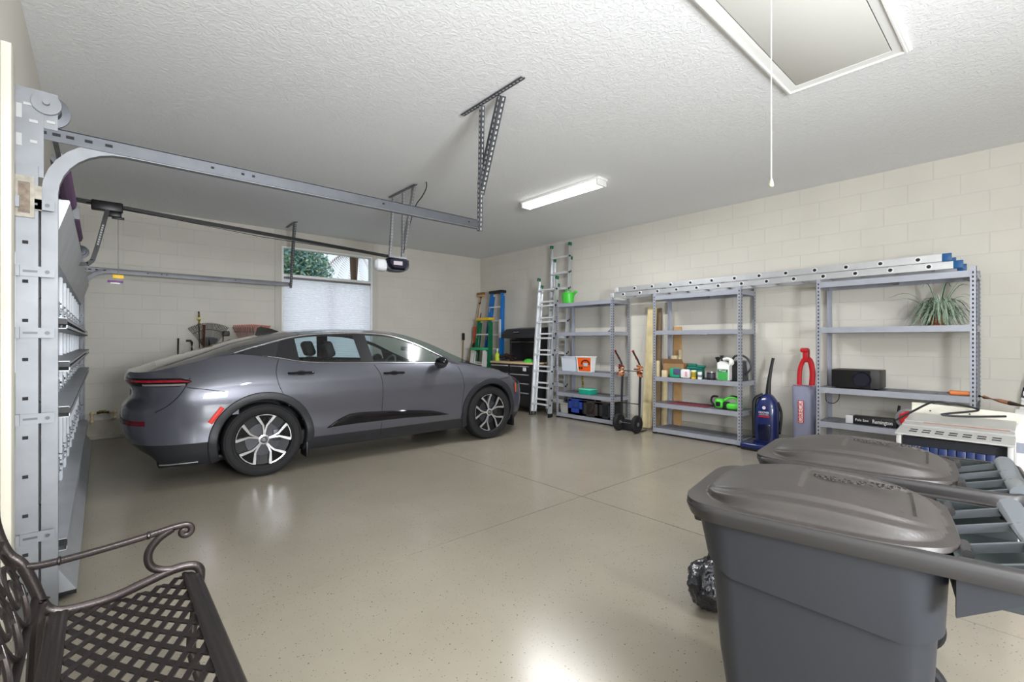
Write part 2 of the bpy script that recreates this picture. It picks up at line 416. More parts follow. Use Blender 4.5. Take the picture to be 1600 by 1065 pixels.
# ---------------------------------------------------------------- big sectional garage door (shut)
gd = thing('garage_door', 'closed silver steel sectional garage door on the left wall', 'garage door', (-.24, 5.88, 0))
skin = mat('door_back_skin', rgb(168,170,172), .45, .35, vary=.06, vscale=4)
sh_ = DZ/4
for k in range(4):
    z0 = k*sh_+.006; z1 = (k+1)*sh_-.004
    sec = MB()
    sec.box(-.30, -.285, DY0, DY1, z0, z1)
    sec.box(-.285, -.245, DY0, DY1, z0, z0+.05).box(-.285, -.245, DY0, DY1, z1-.05, z1)
    sec.box(-.248, -.241, DY0, DY1, z0+.045, z0+.06)
    so = sec.build('door_section', skin, gd, smooth=False)
    for q in range(11):
        y = DY0+.03+q*(DY1-DY0-.06)/10; w = .035
        st = MB(); st.box(-.285, -.236, y-w, y+w, z0, z1).box(-.236, -.222, y-w-.012, y-w+.008, z0, z1).box(-.236, -.222, y+w-.008, y+w+.012, z0, z1)
        st.build('stile', galv_light, so, smooth=False)
# horizontal U-shaped stiffening struts
for z, w, h in ((.33,.10,.06), (1.03,.11,.055), (1.27,.11,.05), (1.50,.10,.055)):
    m_ = MB()
    m_.box(-.236, -.236+w, DY0, DY1, z, z+.004).box(-.236, -.236+w, DY0, DY1, z-h, z-h+.004).box(-.236+w-.004, -.236+w, DY0, DY1, z-h, z-h+.02).box(-.236+w-.004, -.236+w, DY0, DY1, z-.014, z+.003).box(-.236, -.231, DY0, DY1, z-h, z)
    m_.mt(1).box(-.236, -.236+w, DY0-.006, DY0+.004, z-h*.55, z-.003)
    m_.build('strut', [galv_light, black], gd, smooth=False)
m_ = MB(); m_.prism([(-.236,.05),(-.236,.30),(-.10,.045),(-.10,.035),(-.13,.035)], lambda a,b:(a,DY0,b), lambda a,b:(a,DY1,b))
m_.mt(1).box(-.236, -.10, DY0-.006, DY0+.003, .03, .05); m_.mt(2).box(-.30, -.24, DY0, DY1, 0, .03)
m_.build('bottom_rail', [galv_light, black, rubber], gd, smooth=False)
m_ = MB(); m_.prism([(-.236,1.86),(-.236,2.12),(-.13,2.13),(-.125,2.12),(-.20,1.86)], lambda a,b:(a,DY0,b), lambda a,b:(a,DY1,b))
m_.build('top_strut', galv_light, gd, smooth=False)
for k in range(1, 4):
    for q in range(11):
        y = DY0+.03+q*(DY1-DY0-.06)/10; z = k*sh_; h_ = MB()
        h_.box(-.222, -.214, y-.03, y+.03, z-.05, z+.05).cyl((-.208,y-.035,z), (-.208,y+.035,z), .008, 8)
        for dz in (-.035, .035): h_.cyl((-.214,y,z+dz), (-.205,y,z+dz), .008, 6)
        if q in (0, 10):
            s_ = -1 if q == 0 else 1
            h_.cyl((-.19,y,z), (-.19,y+s_*.09,z), .006, 6)
        h_.build('hinge', galv, gd)

# ---------------------------------------------------------------- door tracks
def ceiling_strut(mb, p0, p1, w=.035, n=None, up=(0,1,0)):
    """punched angle iron"""
    p0, p1 = Vector(p0), Vector(p1); a, b = mb.frame(p1-p0, up)
    mb.mt(0).beam(p0, p1, w, .004, up); mb.beam(p0+a*w/2-b*0+b*w/2, p1+a*w/2+b*w/2, .004, w, up)
    L_ = (p1-p0).length; n = n or int(L_/.04); d = (p1-p0)/n
    mb.mt(1)
    for i in range(n):
        c = p0+d*(i+.5); mb.beam(c-d*.27-b*0, c+d*.27, w*.32, .0055, up)
        mb.beam(c-d*.27+a*w/2+b*w/2, c+d*.27+a*w/2+b*w/2, .0055, w*.32, up)
    mb.mt(0)
lighthole = mat('punched_slot', rgb(172,172,172), .8)
def track(y, label, near, xe, zh, s, drop_y, cy0, cy1, cx):
    """s: +1 when the door lies at larger y"""
    o = thing('door_track', label, 'garage door track', (-.19, y, 0))
    pts = [(-.195, 0.02), (-.195, zh-.32)]
    for k in range(1, 9):
        a = pi-k*pi/16; pts.append((-.195+.29+.29*math.cos(a), zh-.32+.29*math.sin(a)))
    pts[-1] = (.095, zh-.03); pts.append((xe, zh-.03))
    # channel: web + two lips, swept through the points
    def off(dx):
        out = []
        for i, p in enumerate(pts):
            a = Vector(pts[max(i-1,0)]); b = Vector(pts[min(i+1,len(pts)-1)]); t_ = (b-a).normalized(); nn = Vector((-t_.y, t_.x))
            out.append((p[0]+nn.x*dx, p[1]+nn.y*dx))
        return out
    A = [off(v) for v in (-.03, -.026, .026, .03)]
    wy = [(-.03,0), (-.026,0)]
    m_ = MB(); outer = off(.030); inner = off(-.030)
    m_.grid([[(x, y-.012*s, z) for x, z in outer], [(x, y-.012*s, z) for x, z in inner]])
    m_.grid([[(x, y-.014*s, z) for x, z in outer], [(x, y-.014*s, z) for x, z in inner]])
    for edge in (outer, inner): m_.grid([[(x, y-.013*s, z) for x, z in edge], [(x, y+.028*s, z) for x, z in edge]])
    ir = off(-.018); orr = off(.018)
    m_.grid([[(x, y+.028*s, z) for x, z in inner], [(x, y+.03*s, z) for x, z in ir]]); m_.grid([[(x, y+.028*s, z) for x, z in outer], [(x, y+.03*s, z) for x, z in orr]])
    m_.build('track_channel', galv, o, smooth=True, ang=25)
    # angle iron on the jamb with punched holes
    m_ = MB(); m_.box(L0+.035, L0+.04, y-.045, y-.005, 0, zh-.2).box(L0+.035, L0+.10, y-.048, y-.043, 0, zh-.2)
    m_.box(L0+.10, L0+.112, y-.048, y-.005, 0, zh-.2)
    m_.mt(1); z = .15
    while z < zh-.3: m_.bx(L0+.068, y-.0485, z, .02, .004, .016); z += .19
    m_.build('jamb_angle', [galv, holes], o, smooth=False)
    for z in (.42, 1.0, 1.42, 1.72, 2.05):
        m_ = MB(); m_.box(L0+.04, -.175, y-.055, y-.049, z-.025, z+.025).box(L0+.036, L0+.05, y-.075, y-.049, z-.027, z+.027)
        m_.mt(1).bx(-.26, y-.056, z, .05, .003, .01).cyl((-.2,y-.062,z), (-.2,y-.05,z), .009, 8); m_.build('track_bracket', [galv, galv_dark], o)
    # reinforcing angle over the horizontal run
    m_ = MB(); m_.box(-.28, xe, y-.018*s-.004, y-.018*s+.002, zh-.055, zh+.012).box(-.28, xe, y-.018*s-.004, y-.018*s+.035, zh+.008, zh+.013)
    m_.mt(1)
    for x in (.5, .66, .72, 1.6, 2.4): m_.bx(x, y-.018*s-.005, zh-.02, .016, .004, .012)
    for x in (-.22, -.17, -.12, -.05, .03): m_.bx(x, y-.018*s-.005, zh-.02, .03, .004, .014)
    m_.build('support_angle', [galv_dark if near else galv, holes], o, smooth=False)
    # drop hanger from the ceiling
    m_ = MB(); ceiling_strut(m_, (cx, cy0, C-.012), (cx, cy1, C-.012), .04, up=(0,0,1)); m_.build('ceiling_angle', [galv_dark, lighthole], o, smooth=False)
    m_ = MB(); ceiling_strut(m_, (cx, drop_y, C-.02), (xe-.02, y+.0, zh-.08), .032, up=(1,0,0)); m_.build('drop_strap', [galv_dark, lighthole], o, smooth=False)
    return o, m_
zn = 2.44
tr1, _ = track(3.3, 'near galvanised door track, its long rail hung from the ceiling by a punched brace', True, 2.537, zn, 1, 3.0, 2.49, 3.25, 2.31)
m_ = MB(); ceiling_strut(m_, (2.315,2.76,C-.03), (2.46,3.22,2.66), .045, up=(1,0,0)); ceiling_strut(m_, (2.335,2.8,C-.03), (2.47,3.23,2.75), .035, up=(0,1,0))
m_.build('diagonal_brace', [galv_dark, lighthole], tr1, smooth=False)
# header plate, bearing bracket and cable drum at the near end
m_ = MB(); m_.box(-.335, -.215, 3.27, 3.276, 2.19, 2.62).mt(1)
for x, z, w, h in ((-.3,2.5,.02,.07),(-.27,2.54,.03,.012),(-.3,2.36,.02,.06),(-.25,2.46,.03,.014),(-.25,2.36,.025,.014)): m_.bx(x, 3.269, z, w, .004, h)
m_.mt(0).box(-.215, -.165, 3.275, 3.281, 2.44, 2.62).mt(1).bx(-.19, 3.274, 2.475, .03, .004, .012)
m_.mt(0).lathe([(.055,-.012),(.055,0),(.03,.004),(.03,0)], (-.205,3.27,2.56), 20, 'y')
m_.build('bearing_plate', [galv, lighthole], tr1)
m_ = MB(); m_.mt(0).box(-.31, -.245, 3.24, 3.25, 1.98, 2.18).mt(1).box(-.30, -.26, 3.238, 3.24, 2.0, 2.15); m_.mt(0).box(-.245, -.22, 3.245, 3.25, 2.02, 2.14)
m_.build('roller_guard', [mat('dusty_steel', rgb(150,145,135), .6, .3, vary=.2, vscale=30), mat('stained_label', rgb(125,112,100), .8, vary=.3, vscale=40)], tr1, smooth=False)
tr2, _ = track(8.46, 'far galvanised door track beside the window wall, curving into a long rail', False, 2.43, 2.37, -1, 8.05, 7.95, 8.45, 2.36)
m_ = MB(); ceiling_strut(m_, (2.36,8.1,C-.03), (2.41,8.43,2.6), .03, up=(1,0,0)); m_.build('diagonal_brace', [galv_dark, lighthole], tr2, smooth=False)

# torsion shaft with drums and springs
ts = thing('torsion_spring_shaft', 'steel tube shaft with purple spring over the closed garage door', 'torsion spring', (-.18, 5.85, 2.55))
m_ = MB(); m_.cyl((-.205,3.24,2.56), (-.205,8.5,2.56), .0127, 12); m_.build('shaft', galv, ts)
for y in (3.32, 8.38):
    s_ = 1 if y < 5 else -1
    m_ = MB(); m_.lathe([(.02,-.035),(.02,-.03),(.05,-.028),(.052,.015),(.085,.02),(.085,.034),(.02,.04)], (-.205,y+s_*.02,2.56), 28, 'y'); m_.build('cable_drum', galv_dark, ts)
purple = mat('purple_painted_coil', rgb(92,70,96), .5, .3)
for y0, y1 in ((4.25, 5.55), (6.05, 7.3)):
    pts = []; nt_ = 34
    for i in range(nt_*8): a = 2*pi*i/8; pts.append((-.205+.035*math.cos(a), y0+(y1-y0)*i/(nt_*8), 2.56+.035*math.sin(a)))
    m_ = MB(); m_.tube(pts, .0135, 5); m_.mt(1).lathe([(.04,-.03),(.042,0),(.03,.03)], (-.205,y0-.02,2.56), 14, 'y').lathe([(.04,-.03),(.042,0),(.03,.03)], (-.205,y1+.02,2.56), 14, 'y')
    m_.build('spring', [purple, galv], ts)
m_ = MB(); m_.box(-.34, -.33, 5.7, 5.95, 2.42, 2.68).box(-.33, -.15, 5.79, 5.8, 2.49, 2.61); m_.build('centre_bracket', galv, ts, smooth=False)

# ---------------------------------------------------------------- garage door opener
op = thing('garage_door_opener', 'ceiling-hung garage door opener with black rail and dark motor head', 'garage door opener', (2.9, 5.62, 2.4))
RY = 5.62
def rz_(x): return 2.63+(2.49-2.63)*(x+.2)/2.95
m_ = MB(); m_.beam((-.32,RY,rz_(-.32)), (2.80,RY,rz_(2.80)), .035, .035); m_.mt(1)
m_.tube([(-.1,RY-.03,rz_(-.1)-.01),(1.3,RY-.03,rz_(1.3)-.045),(2.7,RY-.03,rz_(2.7)-.01)], .004, 5); m_.build('rail', [black_metal, black], op)
m_ = MB(); m_.box(-.345, -.30, RY-.05, RY+.05, 2.58, 2.70); m_.build('header_bracket', galv_dark, op)
m_ = MB(); x = .04; z = rz_(x)
m_.rbox(x-.11, x+.11, RY-.04, RY+.04, z-.055, z+.03, .01).rbox(x+.0, x+.10, RY-.025, RY+.025, z-.10, z-.05, .008).rbox(x+.03, x+.12, RY-.02, RY+.02, z-.115, z-.098, .004)
m_.build('trolley', black_metal, op)
arm = [(x,RY-.03,z-.05),(-.03,RY-.03,2.22),(-.06,RY-.03,2.10),(-.09,RY-.03,2.065),(-.20,RY-.03,2.055)]
m_ = MB()
for a, b in zip(arm, arm[1:]): m_.beam(a, b, .034, .012, (0,1,0)); m_.ball(b, .014, .008, .017, 8, 6)
m_.mt(1)
for k in range(9):
    c = Vector(arm[0]).lerp(Vector(arm[1]), .42+k*.062); m_.bx(c.x, c.y-.0085, c.z, .013, .004, .015)
m_.build('door_arm', [black_metal, lighthole], op)
m_ = MB(); m_.cyl((.115,RY,z-.1), (.117,RY-.01,1.975), .003, 6); m_.build('release_cord', white, op)
m_ = MB(); m_.rbox(.075, .155, RY-.018, RY-.006, 1.955, 1.99, .003).mt(1).rbox(.04, .15, RY-.02, RY-.005, 1.915, 1.935, .004).mt(2).rbox(.06,.13,RY-.018,RY-.012,1.905,1.916,.002)
m_.build('release_tag', [yellowp, mat('purple_tag', rgb(110,60,130), .5), white], op)
# motor head: white lens body toward the wall, dark faceted end toward the room
M_ = Matrix.Translation((2.93, 5.60, 2.395)) @ Matrix.Rotation(math.radians(-8), 4, 'Z')
def ring(hw, hh, n=26, e=2.6):
    return [(hw*abs(math.cos(a))**(2/e)*(1 if math.cos(a) > 0 else -1), hh*abs(math.sin(a))**(2/e)*(1 if math.sin(a) > 0 else -1)) for a in [2*pi*i/n for i in range(n)]]
def loft(mb, secs, M, cap=True):
    n = len(secs[0][1]); vs = []; fs = []
    for y, rg, dz in secs:
        for a, b in rg: vs.append(M @ Vector((a, y, b+dz)))
    for i in range(len(secs)-1):
        for k in range(n): fs.append((i*n+k, i*n+(k+1) % n, (i+1)*n+(k+1) % n, (i+1)*n+k))
    if cap: fs.append(tuple(range(n))); fs.append(tuple((len(secs)-1)*n+k for k in range(n)))
    mb.add(vs, fs)
m_ = MB(); loft(m_, [(.0, ring(.03,.03), 0), (.0, ring(.165,.09), 0), (.02, ring(.17,.095), 0), (.13, ring(.17,.095), 0), (.135, ring(.05,.05), 0)], M_); m_.build('motor_housing', mat('grey_housing', rgb(70,70,80), .35), op)
m_ = MB(); M2 = M_ @ Matrix.Translation((-.19,0,0)) @ Matrix.Rotation(pi/2, 4, 'Z')
loft(m_, [(-.05, ring(.07,.075), -.02), (.0, ring(.085,.085), -.02), (.07, ring(.08,.078), -.018), (.10, ring(.05,.05), -.015), (.108, ring(.01,.01), -.015)], M2 @ Matrix.Translation((.06,0,0)))
m_.build('light_lens', mat('frosted_lens', rgb(222,224,228), .25), op)
m_ = MB(); loft(m_, [(-.006, [(-.15,.06),(-.08,.085),(.08,.085),(.16,.06),(.15,0),(.10,-.075),(-.08,-.075),(-.15,0)], 0), (-.055, [(-.11,.04),(-.06,.06),(.06,.06),(.12,.04),(.11,0),(.08,-.055),(-.06,-.055),(-.11,0)], 0)], M_)
m_.build('end_cover', mat('dark_smoked_plastic', rgb(30,30,44), .2), op, ang=20)
m_ = MB(); a = [M_ @ Vector(p) for p in ((-.07,-.058,-.02),(.05,-.058,-.02),(.05,-.058,.03),(-.07,-.058,.03))]; m_.add(a+[p+Vector((0,-.001,0)) for p in a], [(0,1,2,3),(4,5,6,7),(0,1,5,4),(1,2,6,5),(2,3,7,6),(3,0,4,7)]); m_.build('rating_label', mat('label_grey', rgb(190,180,190), .5), op)
m_ = MB(); m_.box(2.80, 3.06, 5.57, 5.63, 2.47, 2.495); m_.build('mounting_plate', galv, op)
m_ = MB(); ceiling_strut(m_, (2.9,5.07,C-.012), (2.9,5.76,C-.012), .04, up=(0,0,1)); m_.build('ceiling_angle', [galv_dark, lighthole], op, smooth=False)
for a, b in (((2.9,5.68,C-.02),(2.84,5.66,2.49)), ((2.9,5.40,C-.02),(2.99,5.60,2.47)), ((2.91,5.14,C-.02),(2.985,5.55,2.70)), ((2.93,5.2,C-.02),(3.0,5.56,2.6))):
    m_ = MB(); ceiling_strut(m_, a, b, .03, up=(1,0,0)); m_.build('hanger_strap', [galv, lighthole], op, smooth=False)
m_ = MB(); m_.tube(spline([(3.0,5.56,2.55),(3.02,5.4,2.95),(2.98,5.2,3.1),(2.96,5.02,3.16),(2.96,4.92,3.24),(2.96,4.92,C-.004)], 6), .006, 6); m_.build('power_cord', black, op)

# ---------------------------------------------------------------- fluorescent ceiling lights
def ceiling_light(x0, x1, y0, y1, label, watts):
    o = thing('ceiling_light', label, 'ceiling light', ((x0+x1)/2, (y0+y1)/2, C), group='fluorescent ceiling lights')
    MB().rbox(x0-.005, x1+.005, y0-.02, y1+.02, C-.03, C, .004).build('housing', white, o)
    m_ = MB(); m_.rbox(x0, x1, y0, y1, C-.092, C-.028, .022, 3)
    m_.build('diffuser', mat('lit_diffuser', rgb(250,250,248), .4, emit=(1,.985,.95,1), es=2.6), o)
    for y in (y0, y1-.02): MB().rbox(x0-.004, x1+.004, y-.004, y+.022, C-.095, C-.02, .004).build('end_cap', white, o)
    area_light('ceiling_light_lamp', ((x0+x1)/2, (y0+y1)/2, C-.10), (0,0,0), .16, y1-y0-.1, watts, (.97,.985,1))
    return o
ceiling_light(4.37, 4.53, 3.42, 4.74, 'long lit fluorescent box light on the ceiling near the tall ladders', 75)
ceiling_light(1.9, 2.06, -1.9, -.58, 'added unseen fluorescent box light brightening the room from behind the camera position', 62)  # extra fixture added out of view as fill light

# ---------------------------------------------------------------- attic hatch
at = thing('attic_hatch', 'white pull-down attic hatch panel with moulded trim in the ceiling', 'attic hatch', (3.2, .9, C))
ax0, ax1, ay0, ay1 = 2.35, 3.93, .64, 1.20
m_ = MB(); m_.rbox(ax0, ax1, ay0, ay1, C-.012, C, .003); m_.build('panel', mat('hatch_panel', rgb(214,213,208), .6), at)
m_ = MB(); g_ = .006; w_ = .09
prof = [(0,0),(0,.012),(.02,.016),(.05,.018),(.056,.028),(.066,.028),(.07,.022),(.078,.022),(.082,.012),(w_,.008),(w_,0)]
ring_ = []
for d_, h in prof:
    ring_.append([(ax0-g_-d_, ay0-g_-d_, C-h), (ax1+g_+d_, ay0-g_-d_, C-h), (ax1+g_+d_, ay1+g_+d_, C-h), (ax0-g_-d_, ay1+g_+d_, C-h), (ax0-g_-d_, ay0-g_-d_, C-h)])
m_.grid(ring_); m_.build('trim', white, at, ang=20)
MB().box(ax0-g_, ax1+g_, ay0-g_, ay1+g_, C-.003, C-.001).build('shadow_gap', mat('hatch_gap', rgb(110,110,108), .9), at, smooth=False)
m_ = MB(); m_.cyl((2.36+.12,.868,C-.01), (2.48,.868,2.175), .0022, 6); m_.build('pull_cord', white, at)
m_ = MB(); m_.lathe([(.001,.03),(.006,.028),(.011,0),(.009,-.008),(.002,-.01)], (2.48,.868,2.15), 12); m_.build('cord_knob', mat('bone_plastic', rgb(190,190,160), .4), at)

# ---------------------------------------------------------------- the car (local: x forward from rear axle, y left, z up)
paint = mat('grey_metallic_paint', rgb(92,93,102), .32, .55, coat=1, coatr=.02)
cladm = mat('black_cladding', rgb(38,39,43), .42)
pianob = mat('gloss_black_trim', rgb(16,16,20), .08)
satin = mat('satin_silver', rgb(215,216,220), .22, .9)
interior = mat('dark_interior', rgb(38,38,42), .7)
redlens = mat('red_lens', rgb(150,16,32), .12, coat=1)
refl = mat('red_reflector', rgb(220,60,50), .25)
def tinted(name, col, f=1.5):
    m = bpy.data.materials.new(name); m.use_nodes = True; nt = m.node_tree; nt.nodes.remove(nt.nodes['Principled BSDF'])
    a = nt.nodes.new('ShaderNodeBsdfTransparent'); a.inputs[0].default_value = col
    g = nt.nodes.new('ShaderNodeBsdfGlossy'); g.inputs['Roughness'].default_value = .09
    x = nt.nodes.new('ShaderNodeMixShader'); x.inputs[0].default_value = .05*f; nt.links.new(a.outputs[0], x.inputs[1]); nt.links.new(g.outputs[0], x.inputs[2])
    nt.links.new(x.outputs[0], nt.nodes['Material Output'].inputs[0]); return m
cglass = tinted('car_glass', (.68,.76,.76,1), 1.28); cdark = mat('privacy_glass', rgb(24,26,29), .06, coat=1)

car = thing('car', 'dark grey four-door fastback sedan with black wheel-arch trim parked by the window wall', 'car', (1.2747, 6.1135, 0), math.radians(-1.95))
WB = 2.875; HB = .925
RX, RA, RN = -.23, .90, 3.5
FX, FA, FN = 2.86, .95, 2.7
OUT = []   # half outline: x0, y0, nx, ny
def sup(xc, a, n, th, sgn):
    c, s_ = math.cos(th), math.sin(th)
    x = xc+sgn*a*abs(c)**(2/n); y = HB*abs(s_)**(2/n)
    gx = (abs(x-xc)/a)**(n-1)/a*sgn; gy = (y/HB)**(n-1)/HB
    l = math.hypot(gx, gy); return (x, y, gx/l, gy/l)
NR = 34
for i in range(NR): OUT.append(sup(RX, RA, RN, (pi/2)*(i/NR)**1.25, -1))
x = RX
while x < FX-.01: OUT.append((x, HB, 0, 1)); x += .035
for i in range(NR+1): OUT.append(sup(FX, FA, FN, (pi/2)*(1-(i/NR))**1.1, 1))
ZT = [(-1.13,1.085),(-1.04,1.088),(-.9,1.11),(-.6,1.175),(-.3,1.245),(-.1,1.235),(.17,1.195),(.36,1.156),(.63,1.134),(1.15,1.118),(1.65,1.103),(2.12,1.089),(2.5,1.05),(2.95,.985),(3.3,.905),(3.6,.80),(3.75,.74),(3.83,.70)]
OT = [(-1.13,.10),(-.9,.15),(-.6,.16),(-.3,.145),(.17,.115),(.63,.085),(1.65,.075),(2.1,.085),(2.5,.10),(2.95,.12),(3.3,.14),(3.83,.12)]
SIDE = [(.18,.12),(.20,.09),(.25,.05),(.33,.034),(.42,.016),(.5,.022),(.58,.022),(.66,.012),(.74,.004),(.80,0),(.86,.004)]
REAR = [(.18,.40),(.20,.33),(.25,.23),(.33,.13),(.42,.05),(.50,.015),(.58,.0),(.70,.0),(.745,.008),(.765,.03),(.83,.075),(.88,.085),(.93,.07),(.965,.05),(.985,.035),(1.05,.04),(1.075,.05),(1.11,.09)]
FRNT = [(.18,.14),(.25,.06),(.36,.03),(.5,.0),(.62,.0),(.70,.03),(.78,.06),(.86,.10)]
def boff(o, z, f):
    x0, y0, nx, ny = o
    s_ = interp(SIDE, z) if f < 0 else .004+(interp(OT, x0)-.004)*f**1.7
    e = interp(REAR if nx < 0 else FRNT, z)
    w = ny*ny
    if nx < 0 and x0 > RX-.45: w = 1
    return s_*w+e*(1-w)
def body_row(o):
    zt = sinterp(ZT, o[0]); zm = min(.86, zt-.06); out = []
    for z in (.20,.25,.33,.42,.46,.50,.54,.58,.62,.66,.70,.74,.765,.80,.83,.86):
        zz = .20+(z-.20)*(zm-.20)/.66; out.append((zz, -1, z))
    for f in (.15,.3,.45,.6,.75,.87,.95,1): out.append((zm+(zt-zm)*f, f, .86))
    pts = []
    for zz, f, zr in out:
        d = boff(o, zz if f >= 0 or o[2] <= 0 else zz, f)
        pts.append(Vector((o[0]-o[2]*d, o[1]-o[3]*d, zz)))
    return pts
ROWS = [body_row(o) for o in OUT]
NL = len(ROWS[0])
AX = [(0,.375), (WB,.375)]; ARCH = .425
for r in ROWS:
    for p in r:
        for ax, az in AX:
            d = math.hypot(p.x-ax, p.z-az)
            if p.y > .5 and ARCH-.024 < d < ARCH+.012:
                k = ARCH/d; p.x = ax+(p.x-ax)*k; p.z = az+(p.z-az)*k
parts = {}
def put(k, quad):
    parts.setdefault(k, []).append(quad)
for i in range(len(ROWS)-1):
    for j in range(NL-1):
        q = [ROWS[i][j], ROWS[i][j+1], ROWS[i+1][j+1], ROWS[i+1][j]]
        c = sum(q, Vector())/4
        if any(math.hypot(c.x-a, c.z-b) < ARCH-.004 and c.y > .5 for a, b in AX): continue
        side = OUT[i][3] > .9
        if j < 2 or (j < 3 and c.x < -.40): k = 'clad'
        elif side and .15 < c.x < 1.26: k = 'rdoor'
        elif side and 1.26 <= c.x < 2.39: k = 'fdoor'
        elif c.x < -.72 and c.z < .72: k = 'rbump'
        elif c.x > 3.3 and c.z < .75: k = 'fbump'
        elif c.x < .7: k = 'rbody'
        else: k = 'body'
        put(k, q)
def emit(name, m, quads, parent, mirror, both=True):
    mb = MB()
    for q in quads:
        if both or not mirror: mb.add([(p.x, -p.y, p.z) for p in q], [(0,1,2,3)])
        if both or mirror: mb.add([(p.x, p.y, p.z) for p in q], [(0,1,2,3)])
    return mb.build(name, m, parent, world=False, weld=True, ang=38)
emit('front_wing', paint, parts['body'], car, 0, both=False); emit('front_wing', paint, parts['body'], car, 1, both=False); body = emit('rear_body_shell', paint, parts['rbody'], car, 0)
emit('lower_cladding', cladm, parts['clad'], car, 0)
rb = emit('rear_bumper', paint, parts['rbump'], car, 0); fb = emit('front_bumper', paint, parts['fbump'], car, 0)
doors = {}
for key, nm in (('rdoor','rear'), ('fdoor','front')):
    for mi in (0, 1): doors[nm, mi] = emit('door', paint, parts[key], car, mi, both=False)
# top skin: deck, rear window, roof, windscreen, bonnet
def bt(x):
    """body top edge at x, between the corner zones"""
    best = None
    for a, b in zip(ROWS, ROWS[1:]):
        p, q = a[-1], b[-1]
        if p.x <= x <= q.x and q.x > p.x: t = (x-p.x)/(q.x-p.x); return p.lerp(q, t)
    return ROWS[0][-1] if x < 0 else ROWS[-1][-1]
b0, b1 = bt(-.3), bt(2.42)
EZ = [(-.3,b0.z),(-.04,1.325),(.37,1.432),(.83,1.468),(1.15,1.47),(1.46,1.44),(1.82,1.325),(2.14,1.175),(2.42,b1.z)]
EY = [(-.3,b0.y),(-.04,.75),(.37,.70),(.83,.675),(1.15,.675),(1.46,.69),(1.82,.73),(2.14,.79),(2.42,b1.y)]
def edge(x):
    if x <= -.3 or x >= 2.42: return bt(x)
    return Vector((x, sinterp(EY, x), sinterp(EZ, x)))
ZC = [(-1.08,1.088),(-1.03,1.095),(-.81,1.18),(-.53,1.27),(-.23,1.372),(.09,1.452),(.37,1.50),(.67,1.528),(1.07,1.54),(1.41,1.53),(1.79,1.487),(2.19,1.375),(2.51,1.235),(2.79,1.095),(2.93,1.03),(3.05,1.01),(3.34,.965),(3.6,.885),(3.75,.79),(3.83,.70)]
xs = [r[-1] for r in ROWS if r[-1].x < -.3]
mid = []; x = -.28
while x < 2.42: mid.append(edge(x)); x += .045
xf = [r[-1] for r in ROWS if r[-1].x > 2.42]
EE = xs+mid+xf
US = [0,.12,.25,.38,.5,.62,.72,.80,.86,.90,.935,.965,1]
SK = []
for e in EE:
    zc = sinterp(ZC, e.x); zc = max(zc, e.z)
    SK.append([Vector((e.x, e.y*u, e.z+(zc-e.z)*(1-u**2.6))) for u in US])
tp = {}
for i in range(len(SK)-1):
    for j in range(len(US)-1):
        q = [SK[i][j], SK[i][j+1], SK[i+1][j+1], SK[i+1][j]]; cx = sum(p.x for p in q)/4
        u = (US[j]+US[j+1])/2
        if -.87 < cx < -.02 and u < .86: k = 'rw'
        elif 1.62 < cx < 2.90 and u < .935: k = 'ws'
        elif cx >= 2.90: k = 'hood'
        elif cx < -.87: k = 'deck'
        else: k = 'roof'
        tp.setdefault(k, []).append(q)
emit('roof', paint, tp['roof'], car, 0); emit('bonnet', paint, tp['hood'], car, 0); emit('boot_lid', paint, tp['deck'], car, 0)
emit('rear_window', cdark, tp['rw'], car, 0); emit('windscreen', cglass, tp['ws'], car, 0)
# side glass band
COLS = [(-.29,-.29,'p'),(-.17,-.14,'g'),(.12,.19,'p'),(.36,.33,'g'),(1.04,.98,'p'),(1.19,1.13,'g'),(2.06,1.98,'p'),(2.42,2.42,'e')]
VS = [0,.07,.3,.55,.8,.93,1]
for mi in (0, 1):
    s_ = 1 if mi else -1; pl = MB()
    for (xb0, xt0, k), (xb1, xt1, _) in zip(COLS, COLS[1:]):
        n = max(2, int((xb1-xb0)/.06)); g = []
        for i in range(n+1):
            t = i/n; b_ = bt(xb0+(xb1-xb0)*t) if xb0+(xb1-xb0)*t > -.3 else b0; e_ = edge(xt0+(xt1-xt0)*t)
            g.append([Vector((lambda p: (p.x, s_*p.y, p.z))(b_.lerp(e_, v))) for v in VS])
        if k == 'p': pl.grid(g)
        else:
            pl.grid([r[:2] for r in g]); pl.grid([r[-2:] for r in g])
            gm = MB(); gm.grid([r[1:-1] for r in g]); own = body if xb0 < 0 else doors['rear' if xb0 < 1 else 'front', mi]
            gm.build('quarter_window' if xb0 < 0 else 'door_window', cdark if xb0 < 0 else cglass, own, world=False)
    pl.build('window_pillars', mat('satin_black_pillar', rgb(24,24,27), .4), car, world=False, weld=True)
    cm = MB(); pts = [(-.30+i*.05) for i in range(0, 54)]
    cm.tube([(p.x, s_*(p.y+.004), p.z+.002) for p in (edge(max(x, -.29)) for x in pts if x < 2.2)], .0075, 6)
    cm.tube([(p.x, s_*(p.y+.004), p.z+.004) for p in (bt(x) for x in pts if -.0 < x < 2.3)], .005, 6)
    cm.build('chrome_window_trim', satin, car, world=False)
def y0(x):
    if x < RX: return HB*max(0, 1-((RX-x)/RA)**RN)**(1/RN)
    if x > FX: return HB*max(0, 1-((x-FX)/FA)**FN)**(1/FN)
    return HB
def sp(x, z, d=0, s_=-1):
    zt = sinterp(ZT, x); zm = min(.86, zt-.06)
    o = interp(SIDE, z) if z < zm else .004+(interp(OT, x)-.004)*((z-zm)/(zt-zm))**1.7
    return Vector((x, s_*(y0(x)-o+d), z))
